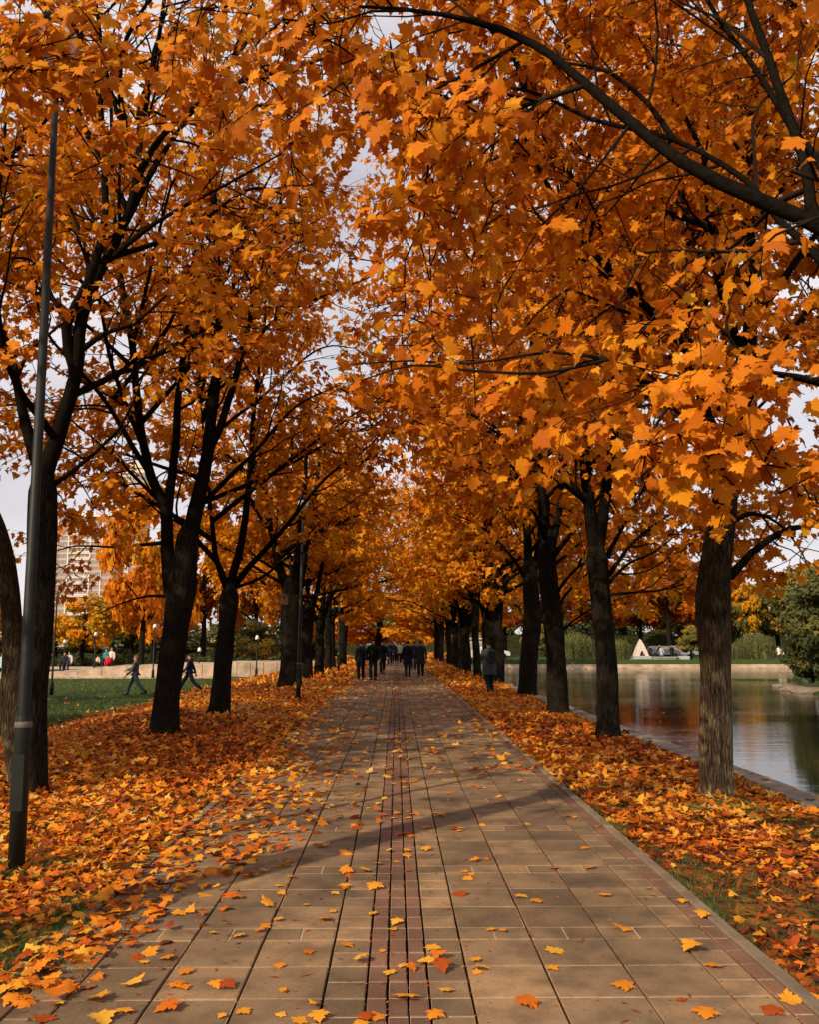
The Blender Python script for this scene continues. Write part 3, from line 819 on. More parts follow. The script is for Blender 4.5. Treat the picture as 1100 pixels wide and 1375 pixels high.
for (x, y, d, rad, n) in ((100, 95, 5.5, .28, 10), (105, 50, 5.4, .3, 11), (75, 75, 5.6, .28, 9), (35, 60, 5.8, .35, 8), (120, 20, 5.5, .3, 8), (90, 210, 8.2, .4, 7), (85, 690, 10.6, .3, 5), (140, 690, 11, .4, 7), (100, 770, 11, .25, 4), (150, 180, 8, .45, 8), (60, 120, 7.2, .5, 9), (150, 60, 6.6, .5, 9), (230, 110, 6.6, .5, 9), (300, 160, 6.8, .45, 8), (270, 330, 7.4, .45, 8), (290, 390, 7.8, .4, 8), (330, 300, 7.4, .4, 7),
                          (20, 470, 8.8, .35, 6), (120, 640, 10.5, .35, 6), (100, 700, 11, .35, 5), (400, 330, 8, .45, 7), (250, 20, 6, .5, 9), (60, 20, 6.6, .5, 8), (300, 440, 8.6, .4, 7)):
    t.cluster(P(x, y, d), rad, n)
t.build('maple_tree', 'tall dark maple right behind the nearest lamp post at the left edge', ROWL, M_BARK, 60, clearance=3.2)
trees.append(t)
# L1b: second stem that leaves the frame on the left, lower trunk painted as if lit
a1 = G(13, 1056); a1[2] = gz(a1[0], a1[1]) - .02; D = a1[1] + .35; a1[1] = D
t = Tree(a1, 62, .56, .13, .14, .95, keep=near_keep)
t.add_trunk([a1 - [0, 0, .1], P(16, 960, D), P(19, 870, D), P(10, 780, D), P(-6, 710, D), P(-35, 640, D)], [.135, .125, .125, .12, .115, .10], .2)
t.limb([P(-35, 660, D), P(-75, 560, D), P(-105, 430, D), P(-130, 300, D), P(-140, 150, D)], .10, .02, t0=.2)
t.limb([P(-60, 600, D), P(-60, 500, D), P(-30, 380, D), P(0, 250, D), P(10, 120, D)], .06, .015, t0=.3)
t.build('maple_tree', 'slimmer maple with lit-toned trunk leaning out of the left edge behind the nearest lamp post', ROWL, M_BARK_LITLOW, 0)
trees.append(t)
# L2
a2 = G(219, 986); a2[2] = gz(a2[0], a2[1]) - .02; D = a2[1]
t = Tree(a2, 71, .48, .20, .140, .82, keep=near_keep)
t.add_trunk([a2 - [0, 0, .1], P(226, 920, D), P(235, 850, D), P(243, 790, D), P(250, 740, D), P(258, 690, D)], [.25, .235, .24, .27, .22, .18], .2)
t.limb([P(230, 800, D), P(224, 730, D), P(222, 680, D), P(203, 640, D), P(188, 570, D), P(176, 450, D), P(160, 360, D), P(150, 220, D), P(150, 60, D)], .145, .03, t0=.3)
t.limb([P(224, 700, D), P(233, 620, D), P(240, 530, D), P(250, 450, D), P(262, 380, D), P(255, 240, D)], .10, .03, t0=.3)
t.limb([P(255, 720, D), P(270, 650, D), P(280, 590, D), P(291, 490, D), P(292, 400, D), P(288, 280, D), P(280, 150, D), P(270, 0, D)], .16, .03, t0=.3)
t.limb([P(278, 610, D), P(300, 560, D), P(322, 480, D), P(345, 390, D), P(372, 290, D), P(395, 200, D), P(430, 100, D)], .09, .02, t0=.3)
t.limb([P(291, 490, D), P(305, 440, D), P(325, 320, D), P(350, 260, D), P(390, 190, D)], .06, .015, t0=.3)
t.limb([P(224, 728, D), P(190, 732, D), P(150, 735, D - .2), P(100, 733, D - .4), P(60, 745, D - .5)], .045, .008, t0=.4, Lk=.7)
t.limb([P(232, 800, D), P(200, 800, D - .1), P(165, 810, D - .3), P(130, 825, D - .6)], .04, .006, t0=.4, Lk=.6)
t.limb([P(322, 480, D), P(370, 430, D - .5), P(430, 400, D - 1), P(500, 370, D - 1.4)], .05, .01, t0=.2)
t.auto(3.9, 10, 11, 11, 4.2, .06)
t.build('maple_tree', 'forked maple with a thick leaning trunk beside the lawn, the walking man on its left', ROWL, M_BARK, 0)
trees.append(t)
# L3
a3 = G(293, 960); a3[2] = gz(a3[0], a3[1]) - .02; D = a3[1]
t = Tree(a3, 81, .50, .20, .19, .92, far=1)
t.add_trunk([a3 - [0, 0, .1], P(299, 900, D), P(304, 840, D), P(308, 795, D), P(309, 775, D)], [.24, .215, .20, .24, .19], .2)
t.limb([P(306, 790, D), P(291, 755, D), P(284, 700, D), P(278, 630, D), P(270, 540, D)], .10, .02, t0=.2)
t.limb([P(309, 785, D), P(325, 720, D), P(335, 640, D), P(340, 560, D), P(352, 460, D), P(360, 340, D)], .11, .03, t0=.2)
t.limb([P(311, 790, D), P(340, 755, D), P(372, 720, D - .4), P(405, 680, D - .7), P(440, 640, D - 1), P(500, 595, D - 1.2), P(525, 560, D - 1.4)], .09, .012, t0=.3)
t.limb([P(312, 790, D), P(350, 775, D), P(395, 740, D + .3), P(430, 700, D + .6)], .05, .012, t0=.3)
t.auto(3.4, 10.5, 12, 14, 5.2, .07, lift=(.05, .6))
t.build('maple_tree', 'slender leaning maple forking low, between the forked maple and the second lamp post', ROWL, M_BARK, 0)
trees.append(t)

# farther row trees: two grown originals, then copies
def row_tree(base, seed, name, label, group, lod=1, h=3.2, r=.30, tint=.5, dens=.75, zmin=3.5):
    t = Tree(base, seed, tint - .02, .22, .27, dens * 1.08, far=lod)
    B = np.array(base, float); t.zmin = zmin
    t.add_trunk([B - [0, 0, .1], B + [.05, 0, 1.2], B + [.0, .08, 2.2], B + [.05, .05, h], B + [.1, .1, h + 1.2]], [r, r * .9, r * .9, r, r * .55], .22)
    for k in range(3):
        a_ = 2.1 * k + seed
        e = B + np.array((.05, .05, h - .2))
        t.limb([e, e + [math.cos(a_) * .5, math.sin(a_) * .5, 1.3], e + [math.cos(a_) * 1.0, math.sin(a_) * 1.0, 3.2], e + [math.cos(a_) * 1.5, math.sin(a_) * 1.5, 6.0], e + [math.cos(a_) * 1.9, math.sin(a_) * 1.9, 8.6]], r * .52, .03, t0=.2)
    t.auto(h - .2, h + 5.5, 12, 15, 4.9, .08, lift=(.02, .5))
    return t.build(name, label, group, M_BARK, 0)
def copy_tree(o, loc, rz, sc, label, group=None, name=None):
    c_ = o.copy(); COL.objects.link(c_); c_.location = tuple(loc); c_.rotation_euler = (0, 0, rz); c_.scale = (sc, sc, sc) if not hasattr(sc, '__len__') else sc
    c_['label'] = label
    if group: c_['group'] = group
    for ch in o.children:
        d_ = ch.copy(); COL.objects.link(d_); d_.parent = c_
    return c_
def on(x, y): return (x, y, float(gz(x, y)) - .02)
q = G(388, 922)
vA = row_tree(on(q[0], q[1]), 91, 'maple_tree', 'broad dark maple with the wooden nest box, just left of the second lamp post', ROWL, 1, 3.4, .44, .55, .75)
q2 = G(671, 919)
vB = row_tree(on(q2[0], q2[1]), 92, 'maple_tree', 'thin straight dark maple just right of the person in the long coat', ROWR, 1, 3.6, .20, .58, .72)
vC = row_tree(on(-4.1, 46.0), 93, 'maple_tree', 'low forking maple whose trunk stands clear right of the second lamp post', ROWL, 2, 2.6, .26, .68, .72)
left_far = [(40.5, vA, .80, 'maple half hidden behind the broad one with the nest box'),
            (53, vB, 1.15, 'first pale trunk maple left of the walking group, behind the forking one'),
            (57.5, vC, 1.1, 'second pale trunk maple left of the walking group'),
            (64, vA, .85, 'maple beside the third lamp post left of the walkers'),
            ]
right_far = [(37.3, vA, .72, 'dark maple directly behind the person in the long coat'),
             (43, vB, 1.0, 'first dark maple left of the person in the long coat'),
             (48.5, vC, .95, 'second dark maple left of the person in the long coat'),
             (53, vB, .95, 'third dark maple left of the person in the long coat'),
             (58.5, vA, .75, 'fourth dark maple left of the person in the long coat'),
             (66, vC, 1.0, 'fifth dark maple left of the person in the long coat'),
             (75, vB, 1.1, 'distant maple in the right row, tenth whole trunk from the camera'),
             (85, vA, .80, 'last maple of the right row before the sunlit crown'),
             ]
rr_ = random.Random(4)
for y, v, s_, lb in left_far:
    copy_tree(v, on(-4.15 + rr_.uniform(-.15, .15), y), rr_.uniform(0, 6.28), s_, lb, ROWL)
for y, v, s_, lb in right_far:
    copy_tree(v, on(4.02 + rr_.uniform(-.1, .1), y), rr_.uniform(0, 6.28), s_, lb, ROWR)

vShade = row_tree(on(-9.6, 12.4), 94, 'maple_tree', 'added unseen high crowned shading maple outside the left edge, beside the row', 'maples on the lawn outside the frame', 2, 5.2, .30, .5, .8, 6.2)  # added out of view, crown kept high, to shade the path farther on
copy_tree(vShade, on(-14.2, 21), 2.0, 1.2, 'tallest added unseen shading maple outside the left edge')  # second added tree, unseen, shading the next stretch of path
for x, y, v, s_, lb in ((-13.5, 8, vB, 1.1, 'park maple on the lawn outside the left edge, nearest of three'), (-17.5, 16.5, vA, .95, 'park maple on the lawn outside the left edge, middle of three'),
                        (-24, 26, vC, 1.2, 'park maple on the lawn outside the left edge, farthest of three')):
    copy_tree(v, on(x, y), rr_.uniform(0, 6.28), s_, lb, 'maples on the lawn outside the frame')

# background trees: crowns built once, copied
def crown_tree(name, seed, kind, label, group, leafmat, tint, tsd, base, n=5200, lsz=.34):
    """unit tree 8 m tall, crown 7 m wide"""
    rng = np.random.default_rng(seed)
    root = empty(name, base); tag(root, label, 'tree', group)
    parts = []
    if kind == 'willow':
        pp, rr = smooth_path([(0, 0, -.3), (.1, 0, 2), (0, .1, 4.2)], [.35, .3, .2], .4); parts.append(tube(pp, rr, 10, .05, 1))
    else:
        pp, rr = smooth_path([(0, 0, -.3), (.1, 0, 1.5), (-.05, .1, 4), (0, 0, 6)], [.26, .22, .16, .06], .4); parts.append(tube(pp, rr, 10, .05, 1))
    link('trunk', tri_mesh('trunk', *join(parts)), M_BARK, root)
    lt = []
    cl = []
    for k in range(9):
        a_ = rng.uniform(0, 6.28); e = rng.uniform(.2, 1.1); L_ = rng.uniform(2, 3.4)
        st = np.array((0, 0, rng.uniform(2.0, 4.6))); en = st + L_ * np.array((math.cos(a_) * math.cos(e), math.sin(a_) * math.cos(e), math.sin(e)))
        pp, rr = smooth_path([st, (st + en) / 2 + rng.normal(0, .15, 3), en], [.09, .05, .015], .4); lt.append(tube(pp, rr, 5))
        link('branch', tri_mesh('branch', *lt[-1]), M_BARK, root)
    if kind == 'willow':
        P_, T_, N_, S_, I_ = [], [], [], [], []
        for k in range(360):
            a_ = rng.uniform(0, 6.28); r_ = 3.4 * math.sqrt(rng.uniform(.02, 1)); top = 6.6 - .28 * r_ ** 1.5 + rng.normal(0, .3)
            x, y = r_ * math.cos(a_), r_ * math.sin(a_); bot = max(.25, rng.uniform(.2, 2.6)); m_ = int((top - bot) / .17)
            if m_ < 2: continue
            z = np.linspace(top, bot, m_); t_ = np.linspace(0, 1, m_)
            p = np.stack([x * (1 + .12 * t_) + rng.normal(0, .05, m_), y * (1 + .12 * t_) + rng.normal(0, .05, m_), z], -1)
            P_.append(p); T_.append(np.stack([rng.normal(0, .35, m_), rng.normal(0, .35, m_), -np.ones(m_)], -1))
            N_.append(rng.normal(0, 1, (m_, 3)) + np.array((x, y, 0))); S_.append(rng.uniform(.28, .5, m_)); I_.append(np.clip(tint + rng.normal(0, tsd) + rng.normal(0, .1, m_), 0, 1))
        sets = [leaf_arrays(np.vstack(P_), np.vstack(T_), np.vstack(N_), np.concatenate(S_), np.concatenate(I_), 4, rng)]
    else:
        nb = 46; cs = []
        for k in range(nb):
            v = norm(rng.normal(0, 1, 3)); q_ = rng.uniform(.45, 1) ** .5
            cs.append(np.array((3.0 * v[0], 3.0 * v[1], 4.6 + 2.9 * v[2])) * np.array((q_, q_, 1)) if v[2] > -.75 else None)
        cs = [c for c in cs if c is not None]
        ms = n // len(cs); P_, N_, I_ = [], [], []
        for c in cs:
            rad = rng.uniform(.55, 1.15); v = norm(rng.normal(0, 1, (ms, 3))); rr = rad * rng.uniform(.3, 1, (ms, 1)) ** .6
            P_.append(c + v * rr * np.array((1.15, 1.15, .7))); N_.append(v + norm(c - np.array((0, 0, 4))) + np.array((0, 0, .6)) + rng.normal(0, .4, (ms, 3)))
            I_.append(np.clip(tint + rng.normal(0, tsd) + rng.normal(0, .1, ms), 0, 1))
        P_ = np.vstack(P_); N_ = np.vstack(N_); T_ = rng.normal(0, 1, P_.shape) + np.array((0, 0, -.6))
        sets = [leaf_arrays(P_, T_, N_, lsz * rng.uniform(.6, 1.3, len(P_)), np.concatenate(I_), 2, rng)]
    link('crown', leaves_mesh('crown', sets), leafmat, root)['kind'] = 'stuff'
    return root
def place(px, d, toppx, wpx, z0=None):
    q = P(px, 863, d); x = q[0]; z = float(gz(x, d)); 
    h = (863 - toppx) / F * d + HC - z; wd = wpx / F * d
    return (x, d, z - .05), (wd / 7.4, wd / 7.4, h / 7.7)
GB = 'autumn trees beyond the lawn'
GL = 'trees on the far side of the lake'
protos = {}
def bgt(kind, px, d, top, wpx, label, group, rz=None):
    loc, sc = place(px, d, top, wpx)
    if kind not in protos:
        kw = {'orange': (M_LEAF, .45, .14), 'gold': (M_LEAF, .80, .12), 'rust': (M_LEAF, .16, .12), 'bright': (M_LEAF, .60, .08), 'olive': (M_GREEN, .62, .2), 'green': (M_GREEN, .30, .16), 'willow': (M_WILLOW, .50, .36)}[kind]
        o = crown_tree('willow_tree' if kind == 'willow' else 'park_tree', 100 + len(protos), kind, label, group, kw[0], kw[1], kw[2], loc)
        o.scale = sc; o.rotation_euler = (0, 0, rr_.uniform(0, 6)); protos[kind] = o; return o
    return copy_tree(protos[kind], loc, rr_.uniform(0, 6.28), sc, label, group)
for a_ in [('orange', 192, 64, 655, 120, 'tall orange tree left of the forked maple, in front of the tower block'),
           ('gold', 112, 78, 800, 100, 'low golden tree under the tower block behind the stone steps'),
           ('orange', 205, 78, 745, 120, 'round orange tree behind the stone steps and the walking man'),
           ('gold', 178, 88, 770, 100, 'yellow tree with dark base behind the plaza lamp'),
           ('orange', 272, 80, 690, 110, 'bright orange tree seen between the two leftmost forked maples'),
           ('orange', 342, 84, 700, 110, 'orange tree behind the second lamp post'),
           ('olive', 345, 72, 835, 70, 'olive bush like tree left of the broad maple beyond the plaza'),
           ('olive', 30, 90, 828, 110, 'olive brown tree at the left edge behind the plaza'),
           ('green', 75, 100, 835, 100, 'green tree behind the plaza at the far left'),
           ('green', 150, 102, 838, 110, 'dark green hedge like tree behind the distant lamp'),
           ('green', 240, 104, 838, 120, 'dark green tree low behind the forked maple'),
           ('olive', 320, 106, 830, 110, 'olive tree low behind the leaning maple'),
           ('orange', 408, 92, 800, 70, 'orange tree seen right of the second lamp post'),
           ('green', 400, 110, 830, 90, 'green tree far behind the second lamp post'),
           ('gold', -40, 84, 780, 120, 'golden tree outside the left edge')]:
    bgt(*a_, GB)
for a_ in [('bright', 508, 84, 800, 165, 'glowing sunlit orange crown closing the far end of the path'),
           ('orange', 446, 110, 806, 80, 'orange crown left of the glowing one at the end of the path'),
           ('green', 455, 150, 790, 110, 'green tree behind the left row at the end of the path'),
           ('green', 605, 150, 790, 110, 'green tree behind the right row at the end of the path'),
           ('olive', 545, 170, 800, 130, 'olive tree farthest away straight along the path'),
           ('orange', 585, 112, 815, 60, 'orange crown right of the glowing one at the end of the path')]:
    bgt(*a_, 'trees closing the end of the path')
for a_ in [('willow', 772, 93, 842, 62, 'weeping willow on the far bank between the second and third right trunks'),
           ('willow', 833, 94, 852, 34, 'small weeping willow just left of the white tent'),
           ('willow', 1014, 93, 842, 56, 'round weeping willow by the statue on the far bank'),
           ('willow', 985, 93, 858, 40, 'small weeping willow right behind the thick pale trunk'),
           ('olive', 722, 97, 838, 50, 'rounded olive shrub on the far bank behind the side branching maple'),
           ('olive', 928, 97, 840, 44, 'olive shrub on the far bank beside the motorbike'),
           ('gold', 1002, 112, 776, 52, 'slim golden tree beyond the round willow'),
           ('olive', 1045, 116, 776, 100, 'wide olive brown tree beyond the statue'),
           ('green', 975, 112, 790, 70, 'green tree right behind the thick pale trunk across the lake'),
           ('olive', 1085, 104, 760, 100, 'olive green tree at the right edge across the lake'),
           ('green', 1130, 92, 750, 110, 'big green tree just outside the right edge across the lake'),
           ('rust', 900, 112, 742, 110, 'rusty orange tree behind the cars across the lake'),
           ('rust', 862, 118, 765, 90, 'orange tree behind the white tent'),
           ('olive', 925, 120, 780, 80, 'olive tree beyond the motorbike'),
           ('rust', 800, 112, 750, 110, 'rusty orange tree behind the largest willow'),
           ('rust', 735, 114, 745, 110, 'orange tree across the lake behind the side branching maple'),
           ('rust', 678, 112, 765, 90, 'orange tree across the lake behind the thin maple'),
           ('olive', 640, 118, 812, 70, 'olive tree across the lake behind the dark row'),
           ('green', 770, 140, 800, 120, 'green tree in the back row across the lake behind the willows'),
           ('green', 860, 142, 798, 120, 'green tree in the back row across the lake behind the tent'),
           ('green', 950, 142, 792, 120, 'green tree in the back row across the lake behind the thick pale trunk'),
           ('green', 1040, 140, 790, 120, 'green tree in the back row across the lake near the right edge'),
           ('green', 690, 140, 806, 110, 'green tree in the back row across the lake behind the thin maple')]:
    bgt(*a_, GL)
# big shrub hanging over the water on the right, and low ones
for px, d, top, wpx, lb in ((1100, 50, 800, 120, 'large green shrub overhanging the lake at the right edge'),
                            (1072, 56, 850, 70, 'lower green shrub left of the large overhanging one'),
                            (1130, 44, 780, 150, 'green tree growing behind the overhanging shrub outside the right edge')):
    q = P(px, 863, d); loc = (q[0] + .8, d, float(gz(q[0] + 2, d)) - 1.0); h = (925 - top) / F * d
    copy_tree(protos['green'], loc, rr_.uniform(0, 6), (wpx / F * d / 6.6, wpx / F * d / 6.6, h / 6.6), lb, 'green shrubs on the right bank')

# ------------------------------------------------------------------ leaf litter and grass
def gzn(x, y): return gz(x, y)
def scatter(n, x0, x1, y0, y1, rng): return rng.uniform(x0, x1, n), rng.uniform(y0, y1, n)
rng = np.random.default_rng(5)
sets = []
def patchy(x, y):
    return (.5 + .25 * np.sin(x * 2.3 + 1.7 * np.sin(y * 1.1)) + .25 * np.sin(y * 1.9 + 1.3 * np.sin(x * 1.7 + 1)) )
def litter(x0, x1, y0, y1, dens, lod, size, tilt, edge=None, patch=.0, lift=.02):
    n = int((x1 - x0) * (y1 - y0) * dens)
    x, y = scatter(n, x0, x1, y0, y1, rng)
    keep = rng.uniform(0, 1, n) > patch * (1 - patchy(x, y)) * 2
    if edge is not None: keep &= edge(x, y)
    x, y = x[keep], y[keep]; n = len(x)
    a = rng.uniform(0, 2 * np.pi, n)
    tip = np.stack([np.cos(a), np.sin(a), rng.normal(0, tilt * .5, n)], -1)
    nr = np.stack([rng.normal(0, tilt, n), rng.normal(0, tilt, n), np.ones(n)], -1)
    nr[rng.uniform(0, 1, n) < .45] *= -1
    p = np.stack([x, y, gzn(x, y) + rng.uniform(.004, lift, n)], -1)
    base = .41 + .07 * sstep(14, 30, y) + .12 * np.sin(x * .9 + y * .5)
    ti = np.clip(base + rng.normal(0, .27, n), .02, .98)
    sets.append(leaf_arrays(p, tip, nr, size * rng.uniform(.6, 1.15, n), ti, lod, rng, .42))
def lawn_edge(x, y): return -x < 8.6 + .8 * np.sin(y * .5) + rng.normal(0, .9, len(x)) + np.where(y < 14, 2.5 - .0 * y, 0)
litter(-7.5, -1.98, 3.0, 6.0, 600, 0, .076, .30, None, .30, .06)
litter(-7.5, -1.98, 6.0, 8.5, 560, 1, .080, .30, None, .30, .06)
litter(2.0, 4.24, 3.0, 8.5, 480, 1, .076, .30, None, .62, .045)
litter(-9.5, -1.98, 8.5, 16, 330, 1, .098, .36, lawn_edge, .15, .05)
litter(2.0, 4.2, 8.5, 16, 330, 1, .105, .34, None, .2, .05)
litter(-10, -1.98, 16, 32, 170, 2, .12, .38, lawn_edge, .1, .06)
litter(2.0, 4.2, 16, 32, 190, 2, .12, .38, None, .1, .06)
litter(-10.5, -1.98, 32, 70, 45, 3, .26, .5, lawn_edge, .1, .06)
litter(2.0, 4.2, 32, 70, 60, 3, .26, .5, None, .1, .06)
litter(-11, 9, 119, 150, 8, 3, .40, .5, None, .1, .06)
litter(-9, 4.2, 70, 119, 12, 3, .4, .5, lambda x, y: np.abs(x) > 2, .1, .06)
litter(-30, -8, 16, 60, 1.6, 2, .14, .4, None, .6, .03)
litter(4.24, 4.56, 3, 40, 5, 1, .12, .3, None, 0, .08)
for n, x0, x1 in ((5200, -6.5, -1.98), (2600, 2.0, 4.2)):
    x, y = scatter(n, x0, x1, 3.0, 10, rng); a = rng.uniform(0, 6.28, n)
    sets.append(leaf_arrays(np.stack([x, y, gzn(x, y) + rng.uniform(.02, .06, n)], -1), np.stack([np.cos(a), np.sin(a), rng.normal(0, .35, n)], -1), rng.normal(0, .5, (n, 3)) + np.array((0, 0, 1)), rng.uniform(.05, .12, n), np.clip(rng.normal(.08, .08, n), 0, .5), 4, rng, .2))
ll = link('leaf_litter', leaves_mesh('leaf_litter', sets), M_LITTER)
tag(ll, 'thick orange carpet of fallen maple leaves on both verges of the path', 'fallen leaves', None, 'stuff')

# far leaves lying on the paving, too many and small to tell apart
sets = []
def on_path_edge(x, y):
    dl = np.exp(-(x + 1.95) / (.35 + .55 * np.exp(-((y - 8) / 5) ** 2))) * 1.0
    dr = np.exp(-(1.95 - x) / .25) * .35
    return dl + dr
def litter_path(y0, y1, dens, lod, size, thr):
    n = int(3.9 * (y1 - y0) * dens); x, y = scatter(n, -1.93, 1.95, y0, y1, rng)
    keep = rng.uniform(0, 1, n) < thr + on_path_edge(x, y)
    x, y = x[keep], y[keep]; n = len(x); a = rng.uniform(0, 2 * np.pi, n)
    tip = np.stack([np.cos(a), np.sin(a), rng.normal(0, .12, n)], -1); nr = np.stack([rng.normal(0, .22, n), rng.normal(0, .22, n), np.ones(n)], -1)
    nr[rng.uniform(0, 1, n) < .45] *= -1
    p = np.stack([x, y, np.full(n, TOP + .012) + rng.uniform(0, .02, n)], -1)
    sets.append(leaf_arrays(p, tip, nr, size * rng.uniform(.5, 1.1, n), np.clip(rng.normal(.6, .2, n), .05, .98), lod, rng, .4))
# crumbs of crushed leaf and grit in the joints, stems between the leaves
n = 5200; x, y = scatter(n, -1.92, 1.94, 3.0, 13, rng)
jx = np.array([c_[0] for c_ in big + small + red]); k = rng.uniform(0, 1, n) < .6
x = np.where(k, jx[rng.integers(0, len(jx), n)] + rng.normal(0, .012, n), x)
a = rng.uniform(0, 6.28, n)
sets.append(leaf_arrays(np.stack([x, y, np.full(n, TOP + .004)], -1), np.stack([np.cos(a), np.sin(a), rng.normal(0, .2, n)], -1), np.stack([rng.normal(0, .3, n), rng.normal(0, .3, n), np.ones(n)], -1), rng.uniform(.006, .020, n), np.clip(rng.normal(.18, .16, n), 0, .8), 3, rng, .3))
n = 700; x, y = scatter(n, -1.9, 1.9, 3.2, 12, rng); x = x - (x + 1.9) * (rng.uniform(0, 1, n) < .5) * rng.uniform(.3, .9, n); a = rng.uniform(0, 6.28, n)
sets.append(leaf_arrays(np.stack([x, y, np.full(n, TOP + .006)], -1), np.stack([np.cos(a), np.sin(a), rng.normal(0, .1, n)], -1), np.stack([np.zeros(n), np.zeros(n), np.ones(n)], -1), rng.uniform(.03, .075, n) * 1.0, np.clip(rng.normal(.1, .08, n), 0, .4), 4, rng, .3))
litter_path(11, 20, 60, 1, .12, .13)
litter_path(20, 45, 45, 2, .13, .13)
litter_path(45, 100, 10, 3, .22, .12)
# drift that spills over the left edge of the paving
n = 1150; y = rng.uniform(4.2, 14, n); wd = .22 + .95 * np.exp(-((y - 8.6) / 3.0) ** 2)
x = -1.93 + np.abs(rng.normal(0, 1, n)) * wd * .62
a = rng.uniform(0, 2 * np.pi, n)
tip = np.stack([np.cos(a), np.sin(a), rng.normal(0, .15, n)], -1); nr = np.stack([rng.normal(0, .3, n), rng.normal(0, .3, n), np.ones(n)], -1)
sets.append(leaf_arrays(np.stack([x, y, TOP + .012 + rng.uniform(0, .03, n)], -1), tip, nr,          .095 * rng.uniform(.55, 1.1, n), np.clip(rng.normal(.52, .24, n), .05, .98), 0, rng, .4))
o = link('leaf_drift', leaves_mesh('leaf_drift', sets), M_LITTER)
tag(o, 'drift of orange leaves spilling over the left edge and far stretch of the paving', 'fallen leaves', None, 'stuff')

# leaves floating on the lake near the embankment
n = 420; x = 4.7 + np.abs(rng.normal(0, 3.0, n)); y = rng.uniform(8, 60, n); a = rng.uniform(0, 6.28, n)
A = leaf_arrays(np.stack([x, y, np.full(n, WZ + .006)], -1), np.stack([np.cos(a), np.sin(a), np.zeros(n)], -1), np.stack([rng.normal(0, .05, n), rng.normal(0, .05, n), np.ones(n)], -1), rng.uniform(.06, .12, n), np.clip(rng.normal(.6, .2, n), 0, 1), 1, rng, .1)
o = link('floating_leaves', leaves_mesh('floating_leaves', [A]), M_LITTER); tag(o, 'fallen leaves floating on the dark lake water', 'fallen leaves', None, 'stuff')

# single leaves on the paving
LM = {}
for v in range(9):
    for c in range(5):
        A = leaf_arrays(np.zeros((1, 3)), np.array([[0, 1., 0]]), np.array([[0, 0, 1.]]), np.ones(1), np.array([(.20, .38, .54, .68, .84)[c]]), 0, rng, .15 + .06 * v)
        V, T, A_ = A; V = V - V.mean(0); V[:, 2] -= V[:, 2].min()
        # petiole
        base_i = 1; b_ = V[base_i]; st = np.array([[b_[0] - .012, b_[1], b_[2]], [b_[0] + .012, b_[1], b_[2]], [b_[0] + .05, b_[1] - .45, b_[2] + .06]])
        T = np.vstack([T, [[len(V), len(V) + 1, len(V) + 2]]]); V = np.vstack([V, st]); A_ = np.append(A_, .1)
        me = tri_mesh('fallen_leaf', V, T, True, A_); me.materials.append(M_LITTER); LM[v, c] = me
CN = ['dark red', 'red orange', 'orange', 'golden orange', 'pale yellow']
LG = 'fallen maple leaves scattered on the paved path'
def put_leaf(x, y, c, size, label, flat=True, dz=0):
    o = bpy.data.objects.new('fallen_leaf', LM[random.randrange(9), c]); COL.objects.link(o)
    o.location = (x, y, TOP + .003 + dz); o.rotation_euler = (random.gauss(0, .06), random.gauss(0, .06), random.uniform(0, 6.28)); o.scale = (size, size, size * random.uniform(.3, .8))
    tag(o, label, 'leaf', LG); return o
